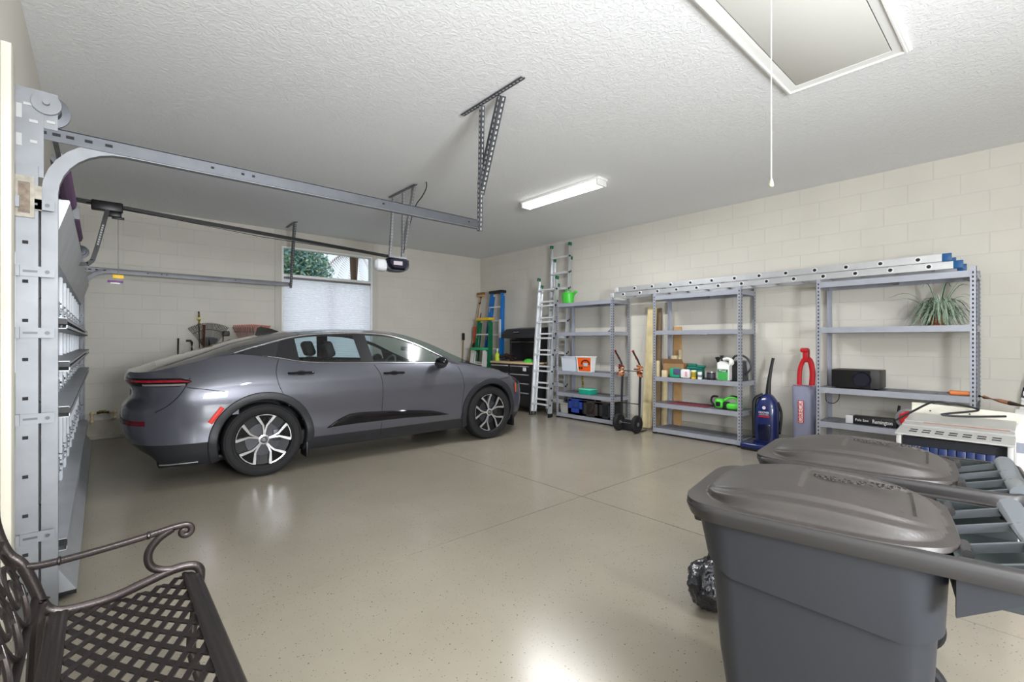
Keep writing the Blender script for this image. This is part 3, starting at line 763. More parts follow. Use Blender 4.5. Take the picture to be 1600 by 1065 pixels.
# panel gaps
seam = mat('panel_gap', rgb(14,14,16), .6)
for s_ in (-1, 1):
    for poly in ([(.15,1.19),(.115,1.05),(.15,.88),(.25,.72),(.36,.64),(.44,.5),(.47,.34)],
                 [(1.18,1.105),(1.245,.98),(1.265,.8),(1.262,.55),(1.25,.24)],
                 [(2.36,1.05),(2.40,.9),(2.42,.75),(2.40,.55),(2.385,.34)],
                 [(.47,.335),(.9,.335),(1.6,.335),(2.385,.335)],
                 [(-.62,1.03),(-.66,.95),(-.72,.86),(-.80,.78),(-.88,.73)],
                 [(-.645,.945),(-.5,.92),(-.33,.885)],
                 [(3.25,.86),(3.1,.84),(2.99,.83)]):
        gm = MB(); gm.tube([sp(p[0], p[1], .0, s_) for p in spline([(a, b, 0) for a, b in poly], 6)], .0035, 5); gm.build('panel_gap', seam, car, world=False)
# arch flares and liners
for ax, az in AX:
    for s_ in (-1, 1):
        g = []; lin_ = []
        for i in range(49):
            a = math.radians(-22+224*i/48); c, q = math.cos(a), math.sin(a)
            row = []
            for r, d in ((.405,-.05),(.408,.004),(.418,.016),(.455,.020),(.482,.016),(.488,.002)):
                if ax > 1: r = r-.006
                xx, zz = ax+r*c, max(.19, az+r*q); row.append(sp(xx, zz, d, s_))
            g.append(row)
            lin_.append([Vector((ax+.43*c, s_*.93*1, max(.19, az+.43*q))) if 0 else Vector((ax+.425*c, sp(ax+.425*c, max(.19,az+.425*q), -.04, s_).y, max(.19, az+.425*q))), Vector((ax+.44*c, s_*.55, max(.19, az+.44*q)))])
        MB().grid(g).build('wheel_arch_trim', cladm, car, world=False)
        MB().grid(lin_).add([(ax+.44*math.cos(t), s_*.55, max(.19, az+.44*math.sin(t))) for t in [pi*i/12 for i in range(13)]]+[(ax-.44,s_*.55,.19),(ax+.44,s_*.55,.19)], [tuple(range(15))]).build('wheel_arch_liner', black, car, world=False)
# underbody
MB().rbox(-.86, 3.45, -.66, .66, .17, .24, .03).build('underbody', black, car, world=False)
# gloss black panel low on the doors
for s_ in (-1, 1):
    g = []
    for i in range(33):
        x = .62+(2.18-.62)*i/32
        top = sinterp([(.62,.425),(.75,.51),(.9,.565),(1.27,.555),(1.62,.53),(1.95,.49),(2.18,.42)], x); bot = sinterp([(.62,.42),(1.0,.425),(1.5,.425),(2.0,.412),(2.18,.415)], x)
        g.append([sp(x, bot+(top-bot)*v, .004+.010*math.sin(pi*v)-(.012 if v in (0,1) else 0), s_) for v in (0,.12,.35,.6,.85,1)])
    MB().grid(g).build('door_insert', pianob, car, world=False)
# door handles
for x in (.36, 1.42):
    for s_ in (-1, 1):
        m_ = MB(); z = 1.04 if x < 1 else .995
        c = sp(x, z, .0, s_); m_.ball((c.x, c.y, z-.005), .055, .012, .03, 14, 8)
        pts = [sp(x-.125, z, -.004, s_), sp(x-.11, z, .025, s_), sp(x, z+.004, .036, s_), sp(x+.11, z, .025, s_), sp(x+.125, z, -.004, s_)]
        m_.mt(1).tube(spline(pts, 5), .013, 8)
        m_.build('door_handle', [seam, pianob], doors['rear' if x < 1 else 'front', 0 if s_ < 0 else 1], world=False)
# mirrors
for s_ in (-1, 1):
    m_ = MB(); c = Vector((2.02, s_*1.0, 1.115))
    m_.mt(0).ball(c, .075, .11, .065, 18, 12); m_.mt(1).ball(c+Vector((-.012,0,-.03)), .072, .10, .055, 16, 8)
    m_.tube(spline([(2.0,s_*.99,1.085),(2.06,s_*.92,1.07),(2.12,s_*.845,1.085)], 5), .022, 8, flat=1.4)
    m_.build('wing_mirror', [pianob, cladm], car, world=False)
# lamps
def surf(i, z, d):
    o = OUT[i]; zt = sinterp(ZT, o[0]); zm = min(.86, zt-.06); f = -1 if z <= zm else (z-zm)/(zt-zm)
    k = boff(o, z, f)-d; return Vector((o[0]-o[2]*k, o[1]-o[3]*k, z))
idx = [i for i in range(len(OUT)) if OUT[i][0] < -.60]
def strip(z0f, z1f, d, xa=-9, xb=9):
    g = []
    for i in idx:
        if not xa < OUT[i][0] < xb: continue
        p0, p1 = z0f(OUT[i][0]), z1f(OUT[i][0]); g.append([surf(i, p0+(p1-p0)*v, d*(1 if 0 < v < 1 else -.3)) for v in (0,.15,.5,.85,1)])
    both = [[Vector((p.x,-p.y,p.z)) for p in r] for r in g[::-1]]+g[1:]
    return both
tap = lambda x: min(1, max(.12, (-.60-x)/.10))
m_ = MB(); m_.grid(strip(lambda x: 1.0-.045*tap(x), lambda x: 1.0+.035*tap(x), .004)); m_.build('tail_lamp_housing', pianob, car, world=False)
m_ = MB(); m_.grid(strip(lambda x: .993, lambda x: .993+.026*tap(x), .010)); tl = m_.build('tail_lamp', redlens, car, world=False)
for s_ in (-1, 1):
    g = []
    for i in idx:
        if -1.0 < OUT[i][0] < -.66: g.append([(lambda p: Vector((p.x, s_*p.y, p.z)))(surf(i, z, .009)) for z in (.964,.981)])
    MB().grid(g).build('indicator_lens', mat('clear_lens', rgb(128,122,120), .2), car, world=False)
    g = []
    for k in range(9):
        t = k/8; x = -.478+.10*t; z = .60+.145*t
        g.append([sp(x+dx*.8, z-dx*.55, .006+(.006 if dx == .01 else 0), s_) for dx in (-.012,.01,.032)])
    MB().grid(g).build('side_marker', refl, car, world=False)
    g = []
    for k in range(7):
        t = k/6; g.append([sp(3.385+.03*t-.04+dx, .76-.14*t, .008, s_) for dx in (0,.018,.035)])
    MB().grid(g).build('side_marker', mat('orange_reflector', rgb(205,80,40), .3), car, world=False)
    # headlamp
    g = []
    fi = [i for i in range(len(OUT)) if 3.28 < OUT[i][0] < 3.72]
    for n_, i in enumerate(fi):
        t = n_/max(1, len(fi)-1); zt = sinterp(ZT, OUT[i][0])
        g.append([(lambda p: Vector((p.x, s_*p.y, p.z)))(surf(i, zt-.012-h*(.03+.06*math.sin(pi*min(1, t+.15))), .006)) for h in (0,.5,1)])
    MB().grid(g).build('headlamp', pianob, car, world=False)
    # chrome bumper accents
    g = [sp(x, .235+.0*x, .012, s_) for x in (-.86,-.8,-.72,-.64,-.56)]
    MB().tube(spline(g, 4), .006, 6).build('bumper_chrome_strip', satin, car, world=False)
m_ = MB()
g = []
for i in idx:
    if OUT[i][0] < -.95: g.append([surf(i, z, .004) for z in (.60,.622,.645)])
m_.grid([[Vector((p.x,-p.y,p.z)) for p in r] for r in g[::-1]]+g[1:]); m_.build('rear_reflector', mat('deep_red', rgb(90,20,28), .2), car, world=False)
# emblem: ring ovals on the boot and a short chrome lip
m_ = MB()
def oval(cy, cz, ry, rz): return [(-1.052+.0*k, cy+ry*math.cos(a), cz+rz*math.sin(a)) for k, a in enumerate([2*pi*i/24 for i in range(24)])]
m_.tube(oval(0,.86,.065,.042), .006, 6, closed=True).tube(oval(0,.875,.04,.016), .005, 6, closed=True).tube(oval(0,.862,.017,.038), .005, 6, closed=True)
m_.build('emblem', chrome, car, world=False)
# roof aerial fin
m_ = MB(); m_.prism([(.08,1.45),(.10,1.535),(.14,1.55),(.24,1.53),(.34,1.495),(.36,1.48)], lambda a,b:(a,-.02,b), lambda a,b:(a,.02,b)); m_.build('aerial_fin', pianob, car, world=False)
# cabin
m_ = MB(); m_.rbox(-.2, 2.6, -.80, .80, .25, .42, .03); m_.rbox(2.05, 2.75, -.80, .80, .70, 1.02, .06, 3); m_.rbox(-.55, .2, -.72, .72, .6, 1.12, .05)
m_.build('cabin_trim', interior, car, world=False)
for y in (-.38, .38):
    m_ = MB()
    m_.rbox(1.02, 1.52, y-.26, y+.26, .52, .70, .06, 3)
    M_ = Matrix.Translation((1.02,y,.62)) @ Matrix.Rotation(math.radians(-20), 4, 'Y')
    m_.rbox(-.07, .07, -.26, .26, 0, .58, .06, 3, M_); m_.rbox(-.05, .06, -.14, .14, .60, .80, .045, 3, M_); m_.cyl(M_ @ Vector((0,-.06,.55)), M_ @ Vector((0,-.06,.63)), .008, 6); m_.cyl(M_ @ Vector((0,.06,.55)), M_ @ Vector((0,.06,.63)), .008, 6)
    m_.build('front_seat', interior, car, world=False)
m_ = MB(); m_.rbox(.05, .58, -.66, .66, .50, .68, .06, 3)
M_ = Matrix.Translation((.05,0,.6)) @ Matrix.Rotation(math.radians(-24), 4, 'Y'); m_.rbox(-.07,.07,-.66,.66,0,.52,.05,3,M_)
for y in (-.4, .4): m_.rbox(-.045,.05,y-.13,y+.13,.52,.66,.04,3,M_)
m_.build('rear_seat', interior, car, world=False)
m_ = MB(); c = Vector((1.93,.38,1.0)); dx = Vector((math.sin(.4),0,math.cos(.4)))
m_.tube([c+Vector((0,1,0))*.18*math.cos(a)+dx*.18*math.sin(a) for a in [2*pi*i/28 for i in range(28)]], .014, 8, closed=True)
for a in (0, pi, -pi/2): m_.cyl(c, c+Vector((0,1,0))*.18*math.cos(a)+dx*.18*math.sin(a), .014, 6)
m_.ball(c, .04, .06, .05); m_.build('steering_wheel', mat('grey_rim', rgb(110,110,112), .4), car, world=False)
m_ = MB(); m_.rbox(2.0, 2.03, -.10, .12, 1.24, 1.30, .01); m_.build('rear_view_mirror', black, car, world=False)
# wheels
tyre_p = [(.262,-.085),(.27,-.102),(.30,-.112),(.335,-.114),(.358,-.104),(.368,-.085),(.371,-.05),(.372,0),(.371,.05),(.368,.085),(.358,.104),(.33,.112),(.29,.108),(.262,.095)]
silver = mat('machined_alloy', rgb(222,222,226), .22, .85)
discm = mat('brake_steel', rgb(70,70,74), .4, .7)
def wheel(ax, s_, rot):
    fy = s_*.898; cy = fy-s_*.108
    f = lambda r, y: None
    wob = MB(); wob.lathe([(.262,cy-s_*.09),(.262,fy-s_*.012),(.266,fy-s_*.008)], (ax,0,.373), 48, 'y', cap=False); wob.lathe([(.001,fy-s_*.085),(.10,fy-s_*.08),(.22,fy-s_*.075),(.26,fy-s_*.07)], (ax,0,.373), 40, 'y', cap=False)
    w = wob.build('wheel', black, car, world=False)
    t = MB(); t.lathe([(r, cy+s_*y) for r, y in tyre_p], (ax,0,.373), 64, 'y', cap=False)
    for r in (.285,.345): t.tube([(ax+r*math.cos(a), fy+s_*.004, .373+r*math.sin(a)) for a in [2*pi*i/48 for i in range(48)]], .0025, 4, closed=True)
    t.build('tyre', rubber, w, world=False)
    t = MB(); t.lathe([(.03,fy-s_*.062),(.165,fy-s_*.062),(.165,fy-s_*.07)], (ax,0,.373), 32, 'y', cap=False); t.rbox(ax+.09, ax+.17, min(fy-s_*.052,fy-s_*.07), max(fy-s_*.052,fy-s_*.07), .34, .46, .008); t.build('brake_disc', discm, w, world=False)
    sp_ = MB(); bk = MB()
    P = lambda r, a, d: Vector((ax+r*math.cos(a), fy-s_*d, .373+r*math.sin(a)))
    for k in range(5):
        ph = rot+2*pi*k/5
        for q in (-1, 1):
            # bright spoke face as a flat bar with a kink, darker flank beneath
            path = [(.035,.10*q,.022),(.10,.085*q,.018),(.145,.12*q,.014),(.20,.26*q,.010),(.255,.335*q,.006)]
            hw = [.006,.0075,.0095,.013,.0145]
            top = []; 
            for (r, a, d), h in zip(path, hw):
                da = h/r; top.append([P(r, ph+a-da, d), P(r, ph+a+da, d)])
            for A, B_ in zip(top, top[1:]):
                lo = [p+Vector((0,-s_*.012,0)) for p in (*A, *B_)]
                sp_.add([A[0],A[1],B_[1],B_[0],lo[0],lo[1],lo[3],lo[2]], [(0,1,2,3),(0,4,5,1),(1,5,6,2),(2,6,7,3),(3,7,4,0)])
                lo2 = [p+Vector((0,-s_*.05,0)) for p in (*A, *B_)]; u = [p+Vector((0,-s_*.012,0)) for p in (A[0],A[1],B_[1],B_[0])]
                bk.add(u+[lo2[0],lo2[1],lo2[3],lo2[2]], [(0,4,5,1),(1,5,6,2),(2,6,7,3),(3,7,4,0),(4,5,6,7)])
        # thin bright rim arc joining the pair and dark web between them
        arc = [ph-.335+.67*i/8 for i in range(9)]
        for a, b in zip(arc, arc[1:]): sp_.add([P(.250,a,.008),P(.258,a,.006),P(.258,b,.006),P(.250,b,.008)], [(0,1,2,3)])
        bk.add([P(.03,ph-.1,.035),P(.14,ph-.10,.03),P(.252,ph-.30,.028),P(.252,ph,.026),P(.252,ph+.30,.028),P(.14,ph+.10,.03),P(.03,ph+.1,.035)], [tuple(range(7))])
    sp_.lathe([(.052,fy-s_*.03),(.05,fy-s_*.018),(.034,fy-s_*.014),(.032,fy-s_*.018)], (ax,0,.373), 28, 'y', cap=False)
    sp_.build('alloy_spokes', silver, w, world=False, ang=20); bk.build('spoke_backing', pianob, w, world=False, smooth=False)
    h = MB(); h.lathe([(.032,fy-s_*.02),(.03,fy-s_*.012),(.001,fy-s_*.010)], (ax,0,.373), 24, 'y'); h.mt(1)
    for rr, rz2, dz in ((.022,.015,0),(.013,.006,.005),(.006,.014,0)): h.tube([(ax+rr*math.cos(a), fy-s_*.009, .373+dz+rz2*math.sin(a)) for a in [2*pi*i/20 for i in range(20)]], .0018, 5, closed=True)
    h.build('hub_cap', [discm, silver], w, world=False)
for s_ in (-1, 1):
    wheel(0, s_, math.radians(90-4) if s_ < 0 else .3); wheel(WB, s_, math.radians(104))
# mud flap
for x, z in ((.40,.13),(WB+.40,.14)): MB().rbox(x, x+.03, -.915, -.70, z, .30, .01).build('mud_flap', black, car, world=False)

# ---------------------------------------------------------------- steel shelving
shelfm = mat('shelf_steel', rgb(168,171,182), .38, .35, vary=.05)
shelfin = mat('shelf_underside', rgb(128,130,138), .5, .4)
def shelving(y0, y1, label, deck=5):
    X0, X1 = 6.19, 6.655
    o = thing('shelving_unit', label, 'shelving unit', ((X0+X1)/2, (y0+y1)/2, 0))
    ht = 2.09 if deck == 5 else 2.11
    for x, sx in ((X0, 1), (X1, -1)):
        for y, sy in ((y0, 1), (y1, -1)):
            m_ = MB(); m_.box(min(x, x+sx*.045), max(x, x+sx*.045), min(y, y+sy*.003), max(y, y+sy*.003), .02, ht)
            m_.box(min(x, x+sx*.003), max(x, x+sx*.003), min(y, y+sy*.045), max(y, y+sy*.045), .02, ht)
            m_.mt(1); z = .10
            while z < ht-.03:
                m_.bx(x-sx*.0005, y+sy*.024, z, .003, .011, .020); m_.bx(x+sx*.024, y-sy*.0005, z, .011, .003, .020)
                z += .042
            m_.mt(2).box(min(x-sx*.004, x+sx*.045), max(x-sx*.004, x+sx*.045), min(y-sy*.004, y+sy*.045), max(y-sy*.004, y+sy*.045), 0, .025)
            m_.build('post', [shelfm, holes, black], o, smooth=False)
    for z in (.085, .455, .845, 1.53, 2.05):
        m_ = MB(); b = .058
        m_.box(X0+.004, X0+.02, y0+.003, y1-.003, z-b, z+.004).box(X1-.02, X1-.004, y0+.003, y1-.003, z-b, z+.004)
        m_.box(X0+.01, X1-.01, y0+.004, y0+.02, z-b, z+.004).box(X0+.01, X1-.01, y1-.02, y1-.004, z-b, z+.004)
        m_.mt(1); yy = y0+.02; k = 9
        for i in range(k):
            a = y0+.02+(y1-y0-.04)*i/k; c = y0+.02+(y1-y0-.04)*(i+1)/k; m_.box(X0+.02, X1-.02, a, c-.006, z-.012, z)
        m_.box(X0+.01, X1-.01, (y0+y1)/2-.02, (y0+y1)/2+.02, z-.045, z-.013)
        m_.build('shelf', [shelfm, shelfin], o, smooth=False)
    return o
shelving(4.54, 5.78, 'grey steel shelving unit beside the ladders, with blue crate on its bottom shelf')
shelving(2.53, 3.81, 'middle grey steel shelving unit, with cans and box on its third shelf')
shelving(.375, 1.69, 'right-hand grey steel shelving unit, holding plant and black speaker')

# ---------------------------------------------------------------- extension ladders
def ext_ladder(name, label, p0, p1, wdir, width, depth_dir, n, sections, cap, blk=True, group=None):
    """p0, p1: bottom and top of the first section's middle line; each further section lies behind it"""
    p0, p1, wd_, dd = Vector(p0), Vector(p1), Vector(wdir).normalized(), Vector(depth_dir).normalized()
    o = thing(name, label, 'ladder', p0)
    for k, (t0, t1, shrink) in enumerate(sections):
        a = p0.lerp(p1, t0)+dd*.062*k; b = p0.lerp(p1, t1)+dd*.062*k; w = width-shrink
        for s_ in (-1, 1):
            m_ = MB(); q = wd_*s_*w/2; up = dd
            m_.beam(a+q, b+q, .004, .058, up); 
            for e in (-.027, .027): m_.beam(a+q+dd*e-wd_*s_*.011, b+q+dd*e-wd_*s_*.011, .024, .004, up)
            m_.build('rail', alu, o, smooth=False)
            m_ = MB(); m_.beam(b+q-(b-a).normalized()*.03, b+q+(b-a).normalized()*.028, .034, .066, up)
            m_.build('end_cap', cap, o)
            if t0 == 0:
                m_ = MB(); m_.beam(a+q-(b-a).normalized()*.012, a+q+(b-a).normalized()*.06, .03, .064, up); m_.build('foot', black, o)
        L_ = (b-a).length; nn = int(L_/.305); st = (L_-(nn-1)*.305)/2 if nn > 1 else .1
        for i in range(nn):
            c = a+(b-a).normalized()*(st+i*.305)
            m_ = MB(); m_.beam(c-wd_*w/2, c+wd_*w/2, .030, .034, dd)
            if blk:
                m_.mt(1)
                for s_ in (-1, 1): m_.cyl(c+wd_*s_*(w/2+.002), c+wd_*s_*(w/2+.009), .019, 10)
            m_.build('rung', [alu_bright, black], o)
    return o
capg = darkgreen
ext_ladder('extension_ladder', 'tallest aluminium extension ladder leaning on the wall, nearly touching the ceiling',
           (6.46, 6.06, .01), (6.57, 6.02, 3.20), (0,1,0), .47, (1,0,0), 10, [(0, 1, 0), (0, .92, .05)], capg)
ext_ladder('extension_ladder', 'shorter aluminium extension ladder leaning in front of the tallest one',
           (6.03, 6.04, .01), (6.29, 6.09, 2.55), (0,1,-.0), .47, (1,0,-.1), 8, [(0, 1, 0), (0, .95, .05)], capg)
ext_ladder('extension_ladder', 'aluminium extension ladder lying flat along the tops of all three shelving units',
           (6.62, .60, 2.17), (6.62, 4.60, 2.17), (0,0,1), .10, (-1,0,0), 3, [], capg)
o = bpy.data.objects['extension_ladder.002']
bluecap = mat('blue_end_cap', rgb(20,85,140), .4)
for k, (ya, yb, z, w) in enumerate(((.60, 4.48, 2.205, 0), (.52, 4.58, 2.128, 0))):
    for x in (6.24+.02*k, 6.61-.02*k):
        m_ = MB(); s_ = 1 if x < 6.4 else -1
        m_.box(x-.002, x+.002, ya, yb, z-.036, z+.036)
        for e in (-.034, .034): m_.box(min(x, x+s_*.026), max(x, x+s_*.026), ya, yb, z+e-.002, z+e+.002)
        m_.build('rail', alu, o, smooth=False)
        m_ = MB(); m_.rbox(x-.012, x+.022, ya-.05, ya+.02, z-.039, z+.039, .004); m_.build('end_cap', bluecap, o)
        m_ = MB(); m_.rbox(x-.012, x+.022, yb-.01, yb+.05, z-.036, z+.034, .004); m_.build('end_cap', mat('grey_end_cap', rgb(200,200,202), .4, .3), o)
    y = ya+.2
    while y < yb-.1:
        m_ = MB(); m_.cyl((6.242+.02*k, y, z), (6.608-.02*k, y, z), .016, 10); m_.mt(1).cyl((6.226+.02*k, y, z), (6.2385+.02*k, y, z), .018, 12)
        m_.mt(0).lathe([(.029,0),(.029,.004)], (6.234+.02*k, y, z), 16, 'x')
        m_.build('rung', [alu_bright, black], o); y += .305

# ---------------------------------------------------------------- step ladders in the corner
def stepladder(name, label, base, lean_x, h, wb, wt, topm, railm, stepm, n, toph=.05, yt=0):
    """folded step ladder leaning with its top toward the right wall"""
    bx_, by_, _ = base; o = thing(name, label, 'step ladder', base)
    P = lambda t, s_, d=0: Vector((bx_+lean_x*t+d, by_+yt*t+s_*(wb+(wt-wb)*t)/2, h*t))
    for s_ in (-1, 1):
        m_ = MB(); m_.beam(P(0,s_), P(1,s_), .022, .075, (1,0,0)); m_.build('side_rail', railm, o, smooth=False)
        m_ = MB(); m_.beam(P(.0,s_*.96,.11), P(.97,s_*.92,.06), .018, .04, (1,0,0)); m_.build('rear_leg', railm, o, smooth=False)
        m_ = MB(); m_.beam(P(0,s_)-Vector((0,0,0)), P(.025,s_), .034, .085, (1,0,0)); m_.build('foot', black, o)
    for i in range(n):
        t = (i+1)/(n+1); a, b = P(t,-1), P(t,1)
        m_ = MB(); m_.box(a.x-.045, a.x+.035, a.y+.01, b.y-.01, a.z-.022, a.z+.003); 
        for s_ in (-1, 1): m_.beam(P(t,s_*.93)+Vector((-.03,0,-.02)), P(t-.05,s_*.98)+Vector((-.02,0,0)), .004, .02)
        m_.build('step', stepm, o, smooth=False)
    c = P(1,0); m_ = MB(); m_.rbox(c.x-.07, c.x+.09, c.y-wt/2-.035, c.y+wt/2+.035, c.z-.01, c.z+toph, .012)
    m_.build('top_cap', topm, o)
    return o, P
wf_ = mat('white_metal', rgb(228,228,226), .35, .3)
stepladder('step_ladder', 'tall blue step ladder with black top leaning in the room corner', (6.42, 8.02, 0), .13, 2.44, .68, .36, black, bluep, wf_, 7, yt=-.12)
bo = bpy.data.objects['step_ladder']
MB().rbox(6.44,6.455,7.65,7.72,1.45,1.85,.004).build('instruction_label', mat('pale_label', rgb(205,215,222), .5), bo)
stepladder('step_ladder', 'green step ladder with yellow top standing before the tall blue one', (6.23, 8.15, 0), .10, 1.84, .62, .40, yellowp, darkgreen, wf_, 5, yt=-.08)
stepladder('step_ladder', 'small white-legged step stool with green top beside the workbench', (6.02, 8.06, 0), .10, 1.19, .56, .40, mat('mint_green_top', rgb(45,160,105), .4), wf_, wf_, 3, yt=-.05)

# long-handled tools in the corner
def pole_tool(name, label, cat, p0, p1, r, m, head=None):
    o = thing(name, label, cat, p0)
    MB().cyl(p0, p1, r, 10).build('handle', m, o)
    if head: head(o, Vector(p0), Vector(p1))
    return o
yel_handle = mat('yellow_handle', rgb(222,170,75), .45); bristle = mat('bristles', rgb(150,110,80), .9, bump=.5, bscale=120)
def broomhead(o, a, b):
    MB().rbox(b.x-.035, b.x+.035, b.y-.13, b.y+.13, b.z, b.z+.045, .01).build('broom_block', wood, o)
    m_ = MB()
    for i in range(20):
        for j in range(3): m_.beam((b.x-.02+j*.02, b.y-.12+i*.0125, b.z+.045), (b.x-.02+j*.02, b.y-.12+i*.0125, b.z+.10), .009, .009)
    m_.build('bristles', bristle, o, smooth=False)
    MB().cyl(a.lerp(b, .93), a.lerp(b, 1), .022, 10).build('collar', black, o)
pole_tool('push_broom', 'yellow-handled broom standing bristles up in the room corner', 'broom', (6.05, 8.55, 0), (6.58, 8.52, 2.40), .016, yel_handle, broomhead)
def orangehead(o, a, b):
    m_ = MB(); p = a.lerp(b, .72); m_.rbox(p.x-.04, p.x+.03, p.y-.06, p.y+.06, p.z-.35, p.z+.25, .02); m_.build('blade_guard', mat('red_orange_paint', rgb(215,70,35), .4), o)
    m_ = MB(); p = a.lerp(b, .62); m_.ball(p, .05, .06, .09, 12, 8); m_.build('grip', black, o)
pole_tool('string_trimmer', 'orange and brown long-handled garden tool leaning beside the corner broom', 'garden tool', (6.0, 8.44, 0), (6.52, 8.44, 2.02), .014, mat('brown_handle', rgb(150,95,60), .5), orangehead)
def spadehead(o, a, b):
    m_ = MB(); m_.rbox(b.x-.02, b.x+.02, b.y-.035, b.y+.035, b.z-.02, b.z+.14, .01); m_.build('grip', black, o)
pole_tool('shovel', 'dark-gripped shovel handle standing against the back wall in the corner', 'shovel', (6.12, 8.66, 0), (6.18, 8.66, 1.42), .015, wood, spadehead)

# ---------------------------------------------------------------- workbench with hutch
wbk = thing('workbench', 'black rolling tool chest with wooden top and raised cabinet hutch', 'workbench', (6.38, 6.93, 0))
bl = mat('black_powder_coat', rgb(36,36,40), .4, .2); X0, X1, Y0, Y1 = 6.1, 6.66, 6.34, 7.56
MB().rbox(X0, X1, Y0, Y1, .12, .93, .01).build('cabinet', bl, wbk)
MB().rbox(X0-.02, X1, Y0-.01, Y1+.01, .93, .965, .006).build('wood_top', mat('bench_top', rgb(222,192,150), .45, vary=.1), wbk)
for c, (ya, yb) in enumerate(((Y0+.03, (Y0+Y1)/2-.01), ((Y0+Y1)/2+.01, Y1-.03))):
    for k, (za, zb) in enumerate(((.15,.40),(.42,.58),(.60,.75),(.77,.91))):
        d_ = MB().rbox(X0-.015, X0, ya, yb, za, zb, .004).build('drawer', bl, wbk)
        MB().rbox(X0-.035, X0-.015, ya+.02, yb-.02, zb-.035, zb-.012, .004).build('drawer_pull', satin, d_)
for x in (X0+.06, X1-.06):
    for y in (Y0+.06, Y1-.06):
        m_ = MB(); m_.lathe([(.02,-.02),(.055,-.02),(.06,0),(.055,.02),(.02,.02)], (x,y,.06), 20, 'y').mt(1).box(x-.03,x+.03,y-.028,y+.028,.09,.12); m_.build('caster', [rubber, galv], wbk)
m_ = MB(); m_.box(6.60, 6.66, Y0+.04, 7.26, .965, 1.42).box(6.36, 6.66, 7.20, 7.26, .965, 1.42).box(6.36, 6.66, Y0+.04, Y0+.08, .965, 1.42); m_.build('hutch_body', bl, wbk, smooth=False)
MB().rbox(6.52, 6.66, 7.27, 7.40, .965, 1.42, .004).build('hutch_side_board', mat('pine_side', rgb(205,180,150), .6), wbk)
m_ = MB(); m_.prism([(6.20,1.44),(6.66,1.42),(6.66,1.66),(6.32,1.62),(6.20,1.52)], lambda a,b:(a,Y0+.0,b), lambda a,b:(a,7.33,b)); m_.build('hutch_cabinet', bl, wbk, smooth=False)
MB().cyl((6.34,Y0+.08,1.36), (6.34,7.18,1.36), .012, 10).build('light_bar', white, wbk)
MB().rbox(6.205,6.235,6.82,6.98,1.55,1.562,.004).build('hutch_handle', satin, wbk)
MB().rbox(6.08,6.084,6.47,6.56,.80,.88,.001).build('sticker', white, wbk)
o = MB(); o.lathe([(.0,.07),(.05,.065),(.085,.045),(.11,.01),(.115,0),(.0,0)], (6.22,6.54,.967), 24); tag(o.build('green_bowl', greenp), 'bright green upturned dish on the wooden workbench top', 'bowl')
m_ = MB(); R = random.Random(5)
for i in range(9):
    a = R.uniform(0, 6.28); pts = [(6.30+R.uniform(-.08,.08)+.05*math.cos(a+k), 7.25+R.uniform(-.09,.09)+.09*math.sin(a+k), .985+R.uniform(0,.13)) for k in range(6)]
    m_.tube(spline(pts, 4), .012, 6)
tag(m_.build('cord_bundle', mat('dark_brown_cord', rgb(52,38,36), .6)), 'tangled dark cord bundle heaped at the left end of the workbench', 'cord bundle')
m_ = MB(); m_.lathe([(.045,0),(.05,.01),(.05,.12),(.03,.16),(.015,.18),(.015,.2)], (6.2,7.47,.967), 16).mt(1).lathe([(.018,.2),(.018,.24),(.008,.25)], (6.2,7.47,.967), 12)
tag(m_.build('spray_bottle', [mat('lime_bottle', rgb(190,215,60), .35), white]), 'lime-yellow bottle on the left end of the workbench', 'bottle')
# yellow-black level behind the shelves
pole_tool('hazard_striped_bar', 'yellow and black bar leaning behind the left shelving unit', 'bar', (6.69, 5.50, 0), (6.69, 5.60, .80), .012, yellowp,
          lambda o, a, b: [MB().cyl(a.lerp(b, t), a.lerp(b, t+.06), .0135, 10).build('stripe', black, o) for t in (.72, .84)])

# ---------------------------------------------------------------- things on the left unit
def tub(mb, x0, x1, y0, y1, z0, z1, taper=.015, th=.004, lip=.01):
    r = [(x0+taper,y0+taper,z0),(x1-taper,y0+taper,z0),(x1-taper,y1-taper,z0),(x0+taper,y1-taper,z0)]
    t = [(x0,y0,z1),(x1,y0,z1),(x1,y1,z1),(x0,y1,z1)]
    l = [(x0-lip,y0-lip,z1),(x1+lip,y0-lip,z1),(x1+lip,y1+lip,z1),(x0-lip,y1+lip,z1)]
    l2 = [(a,b,z1-lip*1.2) for a,b,_ in l]
    i_ = [(x0+th,y0+th,z1),(x1-th,y0+th,z1),(x1-th,y1-th,z1),(x0+th,y1-th,z1)]
    b_ = [(x0+taper+th,y0+taper+th,z0+th),(x1-taper-th,y0+taper+th,z0+th),(x1-taper-th,y1-taper-th,z0+th),(x0+taper+th,y1-taper-th,z0+th)]
    vs = r+t+l+l2+i_+b_; fs = [(3,2,1,0),(20,21,22,23)]
    for a, b in ((0,4),(12,8),(8,16),(16,20)):
        for k in range(4): j = (k+1) % 4; fs.append((a+k,a+j,b+j,b+k))
    for k in range(4): j = (k+1) % 4; fs.append((4+k,4+j,12+j,12+k))
    return mb.add(vs, fs)
m_ = MB(); tub(m_, 6.22, 6.50, 5.37, 5.69, .847, 1.10); tag(m_.build('storage_tub', mat('milky_plastic', rgb(205,212,222), .35), smooth=False), 'milky clear plastic tub beside the orange-printed tub on the left unit', 'storage tub')
tb_ = thing('detergent_tub', 'white square tub with orange printed label on the left shelving unit', 'tub', (6.33, 5.21, .847))
m_ = MB(); tub(m_, 6.21, 6.35, 5.00, 5.33, .847, 1.115, taper=.02); m_.build('container', white, tb_, smooth=False)
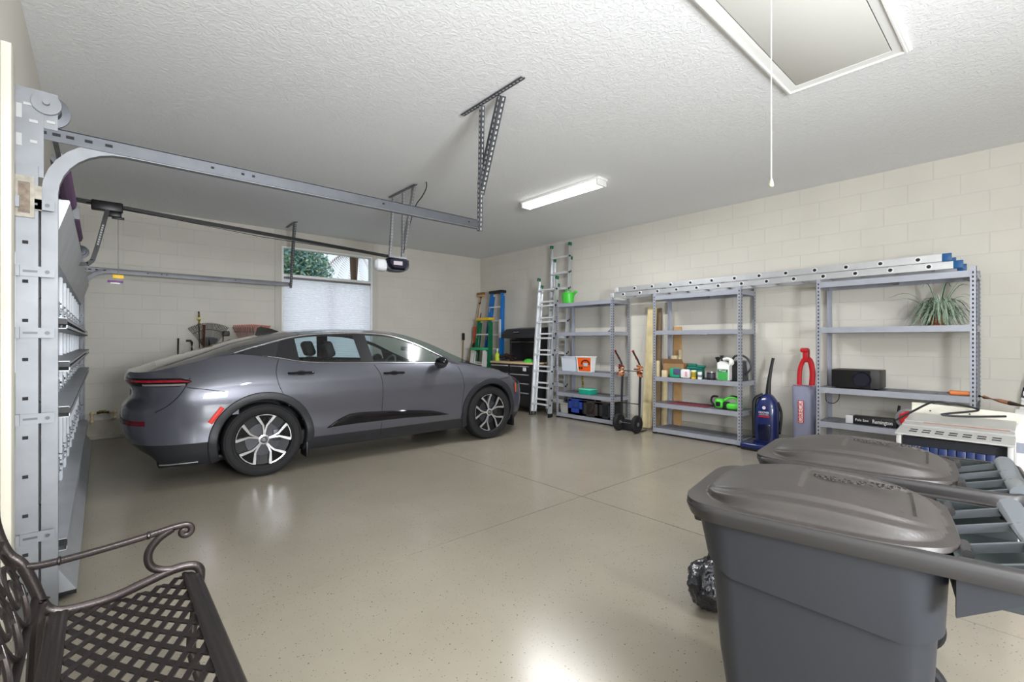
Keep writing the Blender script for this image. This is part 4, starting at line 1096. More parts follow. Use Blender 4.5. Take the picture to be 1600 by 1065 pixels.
def slab(pts, n, th):
    """flat polygon with thickness"""
    m = MB(); n = Vector(n)*th; pts = [Vector(p) for p in pts]; k = len(pts)
    m.add(pts+[p+n for p in pts], [tuple(range(k)), tuple(range(2*k-1,k-1,-1))]+[(i,(i+1)%k,(i+1)%k+k,i+k) for i in range(k)]); return m
slab([(6.2285,5.025,.860),(6.2105,5.008,1.09),(6.2105,5.30,1.09),(6.2285,5.285,.860)], (-1,0,0), .003).build('orange_label', orangep, tb_, smooth=False)
lab = MB()
lab.tube([(6.2085, 5.12+.085*math.cos(a), .99+.06*math.sin(a)) for a in [pi*i/14*1.15-.2 for i in range(15)]], .010, 6); lab.mt(1).rbox(6.2055,6.212,5.075,5.165,.945,1.0,.002)
lab.mt(0).ball((6.214,5.25,.915), .004, .018, .022).ball((6.214,5.205,.915), .004, .018, .022)
lab.build('label_print', [mat('print_black', rgb(40,25,25), .5), mat('print_grey', rgb(170,190,205), .4)], tb_)
m_ = MB(); m_.rbox(6.22, 6.42, 5.03, 5.28, .457, .535, .012).mt(1).rbox(6.215, 6.425, 5.025, 5.285, .535, .555, .008); tag(m_.build('teal_case', [mat('teal_plastic', rgb(25,150,125), .4), mat('pale_teal', rgb(110,215,190), .4)]), 'small teal plastic box on the left shelving unit', 'box')
m_ = MB(); tub(m_, 6.22, 6.5, 5.55, 5.72, .087, .27, lip=.012); tag(m_.build('storage_basket', mat('beige_grey_plastic', rgb(165,165,158), .5), smooth=False), 'pale grey basket on the bottom shelf left of the blue crate', 'basket')
def crate(y0, y1, m, label, z1=.36, group=None, name='milk_crate', oval_=False):
    o = thing(name, label, 'crate', (6.36, (y0+y1)/2, .087)); x0, x1, z0 = 6.22, 6.53, .087
    m_ = MB(); m_.box(x0, x1, y0, y1, z0, z0+.012)
    for x in (x0, x1-.008): 
        m_.box(x, x+.008, y0, y1, z1-.04, z1).box(x, x+.008, y0, y1, z0, z0+.04).box(x, x+.008, y0, y0+.03, z0, z1).box(x, x+.008, y1-.03, y1, z0, z1)
        if oval_: m_.box(x, x+.008, y0, y1, z0, z0+.11); 
        n = 9
        for i in range(n):
            a = z0+.04+(z1-z0-.08)*i/n; yy = y0+.03+(y1-y0-.06)*i/n
            m_.box(x+.001, x+.007, y0+.02, y1-.02, a, a+.006).box(x+.001, x+.007, yy, yy+.007, z0+.03, z1-.03)
        m_.box(x, x+.008, y0+.03, y0+.07, z0, z1); m_.box(x, x+.008, y1-.07, y1-.03, z0, z1)
    for y in (y0, y1-.008):
        m_.box(x0, x1, y, y+.008, z1-.04, z1).box(x0, x1, y, y+.008, z0, z0+.04).box(x0, x0+.03, y, y+.008, z0, z1).box(x1-.03, x1, y, y+.008, z0, z1)
        for i in range(10): a = x0+.03+(x1-x0-.06)*i/10; m_.box(a, a+.012, y, y+.008, z0, z1)
    m_.rbox(x0-.008, x0+.01, y0-.004, y1+.004, z1-.012, z1+.004, .003)
    m_.build('crate_body', m, o, smooth=False); return o
oc = crate(5.20, 5.52, mat('blue_crate', rgb(42,66,145), .45), 'blue plastic crate on the bottom shelf of the left unit', oval_=True)
MB().box(6.235, 6.24, 5.24, 5.48, .1, .34).build('front_panel', mat('blue_crate_panel', rgb(38,58,125), .45), oc, smooth=False)
m_ = MB(); m_.tube([(6.231,5.36+.07*math.cos(a),.275+.05*math.sin(a)) for a in [2*pi*i/24 for i in range(24)]], .006, 6, closed=True).mt(1).ball((6.235,5.36,.275), .003, .068, .048, 20, 8)
m_.build('handle_hole', [mat('blue_rim', rgb(60,90,170), .4), mat('grey_inside', rgb(95,110,120), .7)], oc)
ob = crate(4.86, 5.18, mat('black_crate', rgb(58,54,54), .4), 'black crate stuffed with tools between the blue crate and another black crate')
crate(4.58, 4.84, mat('black_crate_b', rgb(46,46,50), .4), 'black crate at the right end of the left unit, beside the hand truck wheel')
R = random.Random(11)
for i in range(14):
    m_ = MB(); y = R.uniform(4.90, 5.14); z = R.uniform(.13, .30); m_.tube([(6.235+R.uniform(0,.10), y, z), (6.235+R.uniform(0,.10), y+R.uniform(-.1,.1), z+R.uniform(-.08,.1))], R.uniform(.008,.014), 8)
    tag(m_.build('hand_tool', [mat('tool_%d' % i, R.choice([rgb(150,120,100), rgb(175,75,60), rgb(200,180,165), rgb(110,100,96)]), .5)]), 'small worn hand tool handle inside the middle black crate', 'hand tool', 'hand tools in the black crate')
m_ = MB(); m_.rbox(6.24, 6.5, 4.60, 4.82, .37, .385, .004); tag(m_.build('paper_pad', woodlight), 'pale flat pad lying on the right-end black crate', 'pad')
# green watering can on top
def watering_can(c, s_, m, label, mroze):
    o = thing('watering_can', label, 'watering can', c); c = Vector(c)
    MB().lathe([(.07*s_,0),(.085*s_,.01),(.09*s_,.16*s_),(.075*s_,.19*s_),(.07*s_,.19*s_),(.08*s_,.15*s_),(.05,.02)], c, 24, 'z', 1, 1.25).build('can_body', m, o)
    return o
wc = watering_can((6.33, 5.62, 2.055), 1.05, greenp, 'bright green watering can on top of the left shelving unit', greenp)
m_ = MB(); m_.tube(spline([(6.33,5.56,2.12),(6.33,5.50,2.20),(6.33,5.455,2.245)], 5), .022, 8).ball((6.33,5.445,2.255), .03, .035, .026); m_.build('spout', greenp, wc)
m_ = MB(); m_.tube(spline([(6.33,5.68,2.24),(6.33,5.66,2.31),(6.33,5.58,2.29),(6.33,5.55,2.23)], 6), .012, 8).tube(spline([(6.33,5.71,2.22),(6.33,5.76,2.24),(6.33,5.75,2.14),(6.33,5.71,2.12)],5), .01, 8); m_.build('handle', greenp, wc)
# black hook on the second shelf
m_ = MB(); m_.rbox(6.3, 6.34, 4.62, 4.72, 1.532, 1.55, .005).tube([(6.32,4.66,1.55),(6.32,4.68,1.57),(6.32,4.7,1.555)], .005, 6); tag(m_.build('black_clip', black), 'small black clip lying at the right of the second shelf down, left unit', 'clip')

# ---------------------------------------------------------------- hand truck
ht = thing('hand_truck', 'black two-wheeled hand truck with red grips parked between shelving units', 'hand truck', (6.07, 4.15, 0))
hb = mat('dark_tube', rgb(62,62,66), .35, .5)
for s_, y in ((-1, 3.985), (1, 4.305)):
    m_ = MB(); m_.tube(spline([(6.10,y,.08),(6.10,y,.55),(6.09,y-.02,.95),(6.05,y-.01,1.08),(5.98,y+.02,1.20)], 6), .014, 10); m_.build('side_tube', hb, ht)
    MB().tube([(6.035,y-.0,1.11),(5.965,y+.025,1.235)], .019, 10).build('grip', mat('dark_red_grip', rgb(140,35,40), .5), ht)
    m_ = MB(); m_.tube([(6.03,y+s_*.0-.05,.12),(6.085,y-.04,.93)], .011, 8); m_.build('brace_tube', hb, ht)
    wy = y-.02
    w = MB().lathe([(.07,-.028),(.115,-.03),(.13,-.018),(.132,0),(.13,.018),(.115,.03),(.07,.028)], (6.0,wy,.132), 32, 'y').build('wheel', rubber, ht)
    m_ = MB(); m_.lathe([(.012,-.034),(.03,-.03),(.045,-.012),(.078,-.016),(.082,-.026),(.076,-.028),(.05,-.02),(.03,.03),(.012,.034)], (6.0,wy,.132), 24, 'y'); m_.build('wheel_hub', mat('grey_hub', rgb(105,100,96), .5, .3), w)
m_ = MB(); m_.cyl((6.0,3.93,.132), (6.0,4.33,.132), .009, 10); m_.build('axle', galv, ht)
for z, x in ((.42, 6.1), (.92, 6.09), (.16, 6.1)):
    MB().cyl((x,3.985,z), (x,4.305,z), .011, 8).build('cross_tube', hb, ht)
m_ = MB(); m_.rbox(6.08, 6.30, 3.98, 4.31, .0, .012, .004).rbox(6.08, 6.09, 3.98, 4.31, .0, .16, .003); m_.build('toe_plate', hb, ht)
glove = [mat('brown_leather', rgb(168,100,60), .7), mat('tan_leather', rgb(205,165,135), .7), mat('maroon_leather', rgb(95,38,28), .7)]
for y, lb in ((4.30, 'brown strap bundle wrapped on the left handle of the hand truck'), (3.97, 'brown and cream strap bundle wrapped on the right handle of the hand truck')):
    m_ = MB(); R = random.Random(int(y*10))
    for k in range(6):
        m_.mi = R.choice([0,0,1,2]); z = .86+.026*k; rr = R.uniform(.026,.038)
        m_.tube([(6.09+rr*math.cos(a), y+rr*1.1*math.sin(a), z+.02*math.sin(a+k)) for a in [2*pi*i/14 for i in range(14)]], .013, 6, closed=True)
    for k in range(5):
        m_.mi = R.choice([0,1,2]); a = R.uniform(0,6.28); m_.tube([(6.08,y,.93+R.uniform(-.06,.06)),(6.05,y+.05*math.cos(a),.93+.06*math.sin(a)),(6.05,y+.08*math.cos(a),.92+.08*math.sin(a))], .012, 6)
    tag(m_.build('strap_bundle', glove), lb, 'strap')

# ---------------------------------------------------------------- lumber between the units
lum = mat('treated_lumber', rgb(204,188,145), .65, vary=.16, vscale=7); lum2 = mat('fresh_lumber', rgb(200,160,110), .6, vary=.12, vscale=5); lum3 = mat('dark_lumber', rgb(110,92,70), .7, vary=.2)
def board(label, p0, p1, w, h, m, up=(0,1,0)):
    o = MB().beam(p0, p1, w, h, up).build('lumber_board', [m], smooth=False); 
    return tag(o, label, 'lumber')
bd = board('thick pale timber post leaning on the wall beside the hand truck', (6.42,4.06,.02), (6.62,4.08,1.93), .05, .14, lum)
board('dark-edged plank leaning behind the pale timber post', (6.52,3.93,.0), (6.69,4.01,1.90), .03, .10, lum3)
board('pale board standing behind the left end of the middle unit', (6.64,3.88,.0), (6.69,3.88,1.0), .035, .10, lum)
board('orange-toned board leaning tallest behind the middle unit', (6.675,3.68,.0), (6.70,3.69,1.60), .03, .12, lum2)

# ---------------------------------------------------------------- things on the middle unit
def on(name, label, cat, mats, fn, **k):
    m_ = MB(); fn(m_); return tag(m_.build(name, mats, **k), label, cat)
ZS = .847
card = mat('cardboard', rgb(150,115,80), .8); cardl = mat('pale_cardboard', rgb(215,200,180), .8)
bx_ = thing('cardboard_box', 'open brown cardboard box on the left end of the middle unit', 'box', (6.42, 3.55, ZS))
m_ = MB(); tub(m_, 6.30, 6.58, 3.38, 3.70, ZS, ZS+.20, taper=0, lip=.0005); m_.build('box_body', card, bx_, smooth=False)
MB().add([(6.30,3.38,ZS+.20),(6.30,3.70,ZS+.20),(6.25,3.70,ZS+.27),(6.25,3.38,ZS+.27),(6.303,3.38,ZS+.20),(6.303,3.70,ZS+.20),(6.253,3.70,ZS+.27),(6.253,3.38,ZS+.27)], [(0,1,2,3),(4,5,6,7),(0,1,5,4),(2,3,7,6),(1,2,6,5),(0,3,7,4)]).build('flap', card, bx_, smooth=False)
on('wood_block', 'tall pale wood offcut at the left end of the third shelf, middle unit', 'wood block', woodlight, lambda m: m.rbox(6.22,6.26,3.73,3.78,ZS,ZS+.24,.003))
on('wood_block', 'short pale wood block in front of the cardboard box', 'wood block', woodlight, lambda m: m.rbox(6.215,6.255,3.60,3.68,ZS,ZS+.10,.003))
on('wood_block', 'square wood block balanced on top of the cardboard box', 'wood block', woodlight, lambda m: m.rbox(6.50,6.57,3.60,3.69,ZS+.205,ZS+.31,.003))
on('wood_block', 'narrow upright offcut standing on the cardboard box', 'wood block', woodlight, lambda m: m.rbox(6.52,6.57,3.54,3.58,ZS+.205,ZS+.40,.003))
tealp = mat('teal_bag', rgb(40,160,115), .35); purpled = mat('slate_print', rgb(80,80,115), .4)
def soft(m, x0, x1, y0, y1, z0, z1, r=.03, puff=.3): m.rbox(x0,x1,y0,y1,z0,z1,r,4)
gb = thing('green_bag', 'teal green soft package with dark print near the cardboard box', 'package', (6.25,3.47,ZS))
MB().rbox(6.21,6.29,3.40,3.56,ZS,ZS+.145,.03,4).build('bag_body', tealp, gb); MB().rbox(6.2045,6.215,3.385,3.49,ZS+.045,ZS+.135,.005).build('print_patch', purpled, gb)
wb_ = thing('white_bag', 'white soft package with pink print beside the green package', 'package', (6.25,3.32,ZS))
MB().rbox(6.21,6.29,3.25,3.39,ZS,ZS+.13,.03,4).build('bag_body', mat('white_film', rgb(225,222,225), .35), wb_); MB().rbox(6.2045,6.215,3.275,3.31,ZS+.03,ZS+.10,.004).build('print_patch', mat('pink_print', rgb(215,160,165), .4), wb_)
def can(c, r, h, m, label, lid=None, lab=None, name='can', lw=(.2,.8)):
    o = thing(name, label, 'can' if name == 'can' else name.replace('_',' '), c)
    MB().lathe([(r*.97,0),(r,.004),(r,h-.006),(r*.96,h),(r*.92,h-.003),(.0,h-.003)], c, 24).build('can_body', m, o)
    if lid: MB().lathe([(r*1.03,h-.012),(r*1.03,h+.006),(.0,h+.006)], c, 24).build('lid', lid, o)
    if lab: MB().lathe([(r*1.006,h*lw[0]),(r*1.006,h*lw[1])], c, 24).build('label', lab, o)
    return o
can((6.27,3.21,ZS), .033, .115, yellowp, 'small yellow can between the white package and green cloth', lid=white, lab=mat('yellow_print', rgb(150,135,30), .5))
can((6.26,3.115,ZS), .030, .10, white, 'small white can with dark print right of the yellow can', lab=mat('grey_print', rgb(120,125,140), .5), lw=(.3,.62))
on('green_cloth', 'folded dark teal gloves lying over the cans on the middle unit', 'gloves', mat('teal_cloth', rgb(25,110,95), .7, bump=.3), lambda m: (m.rbox(6.33,6.43,3.12,3.36,ZS+.125,ZS+.165,.018,3), m.rbox(6.32,6.38,3.08,3.20,ZS+.155,ZS+.19,.015,3), m.rbox(6.36,6.42,3.22,3.36,ZS+.16,ZS+.205,.02,3), m.rbox(6.34,6.42,3.12,3.34,ZS,ZS+.126,.01,2)))
can((6.28,2.965,ZS), .058, .112, mat('black_can', rgb(30,30,34), .35), 'black wide can on the middle unit beside the white jug', lid=mat('metal_lid', rgb(170,165,160), .3, .7), lab=mat('can_face', rgb(60,60,72), .4), lw=(.25,.75))
jg = thing('spray_jug', 'white and green weed-killer jug with sprayer on the middle unit', 'jug', (6.29,2.79,ZS))
m_ = MB(); m_.rbox(6.22,6.34,2.70,2.86,ZS,ZS+.20,.02,3); m_.prism([(2.70,.18),(2.86,.18),(2.86,.24),(2.82,.26),(2.76,.25),(2.70,.21)], lambda a,b:(6.235,a,ZS+b), lambda a,b:(6.325,a,ZS+b)); m_.build('jug_body', white, jg)
MB().rbox(6.214,6.226,2.712,2.845,ZS+.008,ZS+.155,.003).build('green_label', mat('label_green', rgb(70,165,85), .4), jg)
MB().rbox(6.210,6.222,2.712,2.845,ZS+.12,ZS+.155,.003).build('dark_label_band', mat('label_dark_green', rgb(20,100,65), .4), jg)
text('label_text', 'Weed', .04, basis((6.2085,2.78,ZS+.135), (0,-1,0), (0,0,1)), white, jg); bpy.data.objects['label_text'].location = -Vector(jg.location)
m_ = MB(); m_.tube(spline([(6.28,2.72,ZS+.20),(6.28,2.68,ZS+.27),(6.28,2.74,ZS+.30),(6.28,2.80,ZS+.285)],6), .016, 8).ball((6.28,2.69,ZS+.25), .03, .035, .045); m_.build('sprayer_head', white, jg)
m_ = MB(); m_.lathe([(.012,0),(.016,.02),(.04,.07),(.001,.078)], (6.28,2.87,ZS+.24), 16); m_.cyl((6.28,2.85,ZS+.25), (6.28,2.80,ZS+.25), .01, 8); m_.build('funnel_nozzle', black, jg)
wc = thing('watering_can', 'dark charcoal watering can behind the right post of the middle unit', 'watering can', (6.42,2.62,ZS))
dk = mat('charcoal_plastic', rgb(56,57,62), .45)
m_ = MB(); m_.prism([(2.56,0),(2.80,0),(2.78,.26),(2.59,.26)], lambda a,b:(6.34,a,ZS+b), lambda a,b:(6.50,a,ZS+b)); m_.build('can_body', dk, wc, ang=20)
m_ = MB(); m_.tube(spline([(6.42,2.74,ZS+.27),(6.42,2.70,ZS+.33),(6.42,2.60,ZS+.335),(6.42,2.52,ZS+.27),(6.42,2.50,ZS+.17),(6.42,2.57,ZS+.08)],7), .014, 8); m_.build('handle', dk, wc)
m_ = MB(); m_.tube(spline([(6.42,2.77,ZS+.08),(6.42,2.85,ZS+.16),(6.42,2.88,ZS+.30)],6), .017, 8).lathe([(.015,0),(.03,.03),(.001,.035)], (6.42,2.88,ZS+.30), 12); m_.build('spout', dk, wc)
# red tray and green power tool on the fourth shelf
ZT_ = .457
m_ = MB(); m_.box(6.26,6.56,3.04,3.62,ZT_,ZT_+.004)
for k in range(9): m_.box(6.26,6.56,3.05+k*.065,3.085+k*.065,ZT_+.004,ZT_+.009)
tag(m_.build('red_mat', mat('dull_red_rubber', rgb(140,70,80), .6), smooth=False), 'dull red ribbed mat lying on the fourth shelf of the middle unit', 'mat')
pt = thing('electric_chainsaw', 'bright green and black power saw lying on the middle unit', 'power saw', (6.32,2.79,ZT_))
gp = mat('tool_green', rgb(80,205,60), .35)
m_ = MB(); m_.rbox(6.26,6.40,2.58,2.76,ZT_+.01,ZT_+.09,.03,4).rbox(6.26,6.38,2.80,2.92,ZT_+.01,ZT_+.14,.04,4).tube(spline([(6.32,2.62,ZT_+.08),(6.32,2.64,ZT_+.15),(6.32,2.72,ZT_+.165),(6.32,2.80,ZT_+.12)],6), .018, 8); m_.build('saw_body', gp, pt)
m_ = MB(); m_.rbox(6.245,6.27,2.83,2.89,ZT_+.04,ZT_+.10,.01).rbox(6.28,6.38,2.74,2.82,ZT_,ZT_+.10,.02).tube(spline([(6.32,2.62,ZT_+.18),(6.32,2.70,ZT_+.185),(6.32,2.77,ZT_+.15)],5), .010, 8).tube(spline([(6.34,2.93,ZT_+.02),(6.34,2.99,ZT_+.09),(6.34,2.97,ZT_+.155),(6.34,2.90,ZT_+.16)],6), .014, 8)
m_.build('saw_grip', black, pt)
on('grey_panel', 'grey upright board against the back of the middle unit beside the white jug', 'panel', mat('grey_board', rgb(150,150,154), .6), lambda m: m.rbox(6.595,6.615,2.60,2.78,ZS,ZS+.27,.003))
on('black_clip', 'small grey hook clipped under the second shelf of the middle unit', 'clip', galv, lambda m: m.rbox(6.184,6.194,2.98,3.08,1.462,1.474,.003))

# ---------------------------------------------------------------- vacuums
vb = thing('upright_vacuum', 'navy blue upright vacuum cleaner with black handle beside the middle unit', 'vacuum cleaner', (6.38,2.28,0))
navy = mat('navy_plastic', rgb(24,38,92), .22, coat=.6); navyd = mat('dark_navy_window', rgb(14,20,48), .12)
def oval_loft(mb, secs, n=28, e=3):
    """secs: (z, cx, cy, hx, hy)"""
    vs = []; fs = []
    for z, cx, cy, hx, hy in secs:
        for k in range(n):
            a = 2*pi*k/n; c, s_ = math.cos(a), math.sin(a)
            vs.append((cx+hx*abs(c)**(2/e)*(1 if c > 0 else -1), cy+hy*abs(s_)**(2/e)*(1 if s_ > 0 else -1), z))
    for i in range(len(secs)-1):
        for k in range(n): fs.append((i*n+k, i*n+(k+1)%n, (i+1)*n+(k+1)%n, (i+1)*n+k))
    fs.append(tuple(range(n))); fs.append(tuple((len(secs)-1)*n+k for k in range(n))); return mb.add(vs, fs)
m_ = MB(); oval_loft(m_, [(.08,6.38,2.285,.085,.115),(.10,6.38,2.285,.10,.13),(.30,6.38,2.285,.105,.135),(.52,6.39,2.285,.10,.13),(.62,6.40,2.285,.085,.105),(.68,6.41,2.285,.06,.06),(.70,6.41,2.285,.03,.035)]); m_.build('body', navy, vb)
m_ = MB(); oval_loft(m_, [(.12,6.372,2.285,.10,.10),(.30,6.37,2.285,.105,.105),(.33,6.372,2.285,.10,.10)]); m_.build('dust_window', navyd, vb)
m_ = MB(); m_.rbox(6.12,6.42,2.16,2.52,.02,.09,.025,3).mt(1).rbox(6.115,6.13,2.20,2.50,.0,.03,.004); m_.build('floor_head', [navy, black], vb)
m_ = MB(); m_.tube(spline([(6.41,2.285,.66),(6.43,2.28,.86),(6.47,2.255,1.10),(6.48,2.245,1.16)],5), .022, 10, rad=[.034,.033,.031,.029,.027,.025,.023,.021,.02,.019,.018,.018,.018,.018,.019,.022][:16]); m_.build('handle', black, vb)
m_ = MB(); m_.tube(spline([(6.36,2.43,.10),(6.36,2.435,.5),(6.37,2.42,.63),(6.40,2.34,.69)],6), .024, 8).tube(spline([(6.44,2.16,.20),(6.46,2.145,.45),(6.44,2.18,.60)],6), .016, 8); m_.build('hose', black, vb)
B = lambda y, z, x=6.28: basis((x-6.38, y-2.28, z), (0,-1,0), (0,0,1))
t_ = MB(); t_.lathe([(.001,-.002),(.020,-.002),(.020,.002),(.001,.002)], (6.278,2.285,.535), 20, 'x'); t_.build('logo_badge', mat('logo_white', rgb(235,225,228), .4), vb)
text('logo_letter', 'H', .026, B(2.285,.535,6.2745), redp, vb)
text('brand_text', 'HOOVER', .036, B(2.285,.475,6.272), white, vb, width=.12)
text('model_text', 'WINDTUNNEL', .022, B(2.285,.447,6.271), mat('pale_pink', rgb(220,190,195), .4), vb, width=.12)
t_ = MB(); t_.rbox(6.2685,6.275,2.22,2.35,.415,.432,.002); t_.build('red_stripe', redp, vb)
ov = thing('upright_vacuum', 'grey bag upright vacuum with red handle between two shelving units', 'vacuum cleaner', (6.38,1.87,0))
greybag = mat('grey_bag_cloth', rgb(128,130,152), .6, bump=.15, bscale=40); reda = mat('red_handle', rgb(185,30,40), .3)
m_ = MB(); oval_loft(m_, [(.16,6.38,1.865,.07,.10),(.20,6.38,1.865,.08,.115),(.5,6.38,1.865,.085,.118),(.70,6.39,1.865,.08,.125),(.82,6.41,1.865,.055,.138),(.845,6.41,1.865,.03,.13)], e=2.6); m_.build('dust_bag', greybag, ov)
m_ = MB(); m_.rbox(6.16,6.45,1.73,2.0,.02,.12,.03,3).rbox(6.33,6.43,1.80,1.93,.10,.2,.02); m_.build('floor_head', mat('grey_base', rgb(90,92,105), .4), ov)
m_ = MB(); m_.tube(spline([(6.42,1.93,.80),(6.44,1.93,1.02),(6.45,1.895,1.14),(6.45,1.86,1.17)],6), .026, 10).tube(spline([(6.42,1.80,.80),(6.44,1.795,1.0),(6.45,1.82,1.13),(6.45,1.86,1.17)],6), .032, 10)
m_.rbox(6.42,6.49,1.83,1.90,1.12,1.28,.02,3).rbox(6.41,6.50,1.835,1.925,1.24,1.295,.02,3); m_.build('handle', reda, ov)
m_ = MB(); m_.tube([(6.40,1.92,.30),(6.335,1.945,.55),(6.36,1.955,.80)], .003, 5).tube([(6.40,1.8,.30),(6.335,1.785,.55),(6.36,1.77,.80)], .003, 5).tube([(6.33,1.76,.835),(6.355,1.865,.845),(6.36,1.97,.835)], .004, 5); m_.build('red_piping', reda, ov)
m_ = MB(); m_.rbox(6.288,6.298,1.845,1.905,.395,.665,.004).mt(1).rbox(6.285,6.29,1.852,1.898,.402,.658,.003); m_.build('name_plate', [redp, mat('plate_cream', rgb(225,205,205), .4)], ov)
text('brand_text', 'ORECK', .06, basis((6.2835-6.38,1.875-1.87,.53),(0,0,1),(0,1,0)), redp, ov, width=.24)

# ---------------------------------------------------------------- things on the right unit
sw = thing('subwoofer', 'black box speaker with round port on the right shelving unit', 'speaker', (6.42,1.34,ZS))
m_ = MB(); m_.rbox(6.28,6.60,1.12,1.56,ZS+.012,ZS+.21,.004); m_.build('cabinet', mat('black_wood_grain', rgb(50,48,48), .5), sw)
m_ = MB(); m_.box(6.274,6.281,1.20,1.555,ZS+.015,ZS+.205); m_.build('front_baffle', mat('baffle_black', rgb(14,14,16), .3), sw, smooth=False)
m_ = MB(); m_.lathe([(.085,0),(.08,-.008),(.066,.002),(.05,.03),(.045,.07),(.001,.07)], (6.272,1.275,ZS+.11), 32, 'x'); m_.build('port_flare', mat('glossy_port', rgb(26,27,40), .1), sw)
for y in (1.16,1.52): MB().cyl((6.33,y,ZS),(6.33,y,ZS+.014),.015,10).build('foot', rubber, sw)
m_ = MB(); m_.tube(spline([(6.63,1.58,.83),(6.63,1.57,.70),(6.63,1.62,.63),(6.63,1.70,.65),(6.63,1.70,.80)],6), .004, 6); m_.build('power_cord', rubber, sw)
pl = thing('spider_plant', 'variegated artificial spider plant in woven basket on the right unit', 'plant', (6.40,.68,1.532))
m_ = MB(); prof = [(.055,0)]+[(.055+.02*i/8+(.004 if i % 2 else 0), .012*i) for i in range(1,9)]+[(.07,.1),(.0,.09)]
m_.lathe(prof, (6.40,.66,1.532), 24); m_.build('basket', mat('wicker', rgb(140,85,50), .8, bump=.5, bscale=90, vary=.2, vscale=60), pl)
R = random.Random(21); lf = MB()
def leaf(mb, az, L_, h, droop, w, z0=1.60):
    n = 9; rows = []; d = Vector((math.cos(az), math.sin(az), 0)); s_ = Vector((-d.y, d.x, 0)); tw = R.uniform(-.5,.5)
    for i in range(n+1):
        t = i/n; r = L_*t; z = z0+h*math.sin(min(1, t*1.15)*pi*.62)*1.0-droop*t*t
        p = Vector((6.40,.66,z))+d*r; ww = w*(1-t)**.55*(.5+.5*min(1,t*5)); q = (s_*math.cos(tw)+Vector((0,0,1))*math.sin(tw))
        p.x = min(p.x, 6.68)
        zz = max(p.z, 1.537); p.z = zz
        rows.append([p-q*ww, p-q*ww*.62, p+q*ww*.62, p+q*ww])
    for i in range(n):
        for j in range(3): mb.mi = 0 if j == 1 else 1; mb.add([rows[i][j], rows[i][j+1], rows[i+1][j+1], rows[i+1][j]], [(0,1,2,3)])
for i in range(270): leaf(lf, R.uniform(0, 2*pi), R.uniform(.10,.33), R.uniform(.12,.30), R.uniform(.10,.36), R.uniform(.007,.012))
for az, L_, h in ((pi/2+.3,.42,.30),(pi/2-.2,.46,.26),(-pi/2-.5,.32,.40),(-pi/2-.2,.28,.36),(-pi/2+.9,.14,.40),(pi/2-.3,.16,.40),(pi/2+.1,.08,.44),(-pi/2,.22,.38)): leaf(lf, az, L_, h, .04, .016)
lf.build('leaves', [mat('plant_green', rgb(48,98,56), .5), mat('plant_cream_edge', rgb(225,236,220), .5)], pl, smooth=False)
on('wood_file', 'orange wooden tool handle poking over the front edge, right unit', 'tool handle', mat('orange_handle', rgb(215,125,70), .45), lambda m: m.tube([(6.225,.58,ZS+.028),(6.225,.56,ZS+.028),(6.225,.46,ZS+.028),(6.225,.42,ZS+.028)], .02, 12, rad=[.012,.024,.022,.02]))
tu = thing('pole_saw_box', 'long black printed carton with silver end on the lowest visible right shelf', 'carton', (6.35,1.22,.457))
M_ = Matrix.Identity(4)
m_ = MB(); m_.rbox(6.30,6.42,.98,1.40,.457,.545,.004); m_.build('carton', mat('carton_black', rgb(26,24,28), .4), tu)
m_ = MB(); m_.rbox(6.295,6.425,1.36,1.43,.456,.547,.006); m_.build('end_sleeve', mat('silver_print', rgb(205,203,205), .35), tu)
text('brand_text', 'Remington', .06, basis((6.2985-6.35,1.10-1.22,.50-.457),(0,-1,0),(0,0,1)), white, tu, width=.17)
text('type_text', 'Pole Saw', .04, basis((6.2985-6.35,1.28-1.22,.503-.457),(0,-1,0),(0,0,1)), white, tu, width=.12)
cs = thing('circular_saw', 'red power saw with black handle at right end of the black carton', 'power saw', (6.30,.90,.457))
m_ = MB(); m_.lathe([(.001,-.03),(.07,-.03),(.10,-.01),(.10,.04),(.06,.05),(.001,.05)], (6.30,.88,.57), 24, 'x'); m_.build('blade_guard', redp, cs)
m_ = MB(); m_.lathe([(.101,-.002),(.106,0),(.106,.008),(.101,.01)], (6.28,.885,.57), 24, 'x').rbox(6.26,6.40,.80,.96,.457,.468,.004); m_.build('shoe', mat('saw_grey', rgb(140,140,145), .4, .5), cs)
m_ = MB(); m_.tube(spline([(6.32,.97,.49),(6.32,.97,.60),(6.32,.96,.69),(6.32,.965,.67),(6.32,.975,.56)],6), .012, 8).tube([(6.32,.78,.62),(6.32,.76,.70)], .018, 8); m_.build('saw_grip', black, cs)

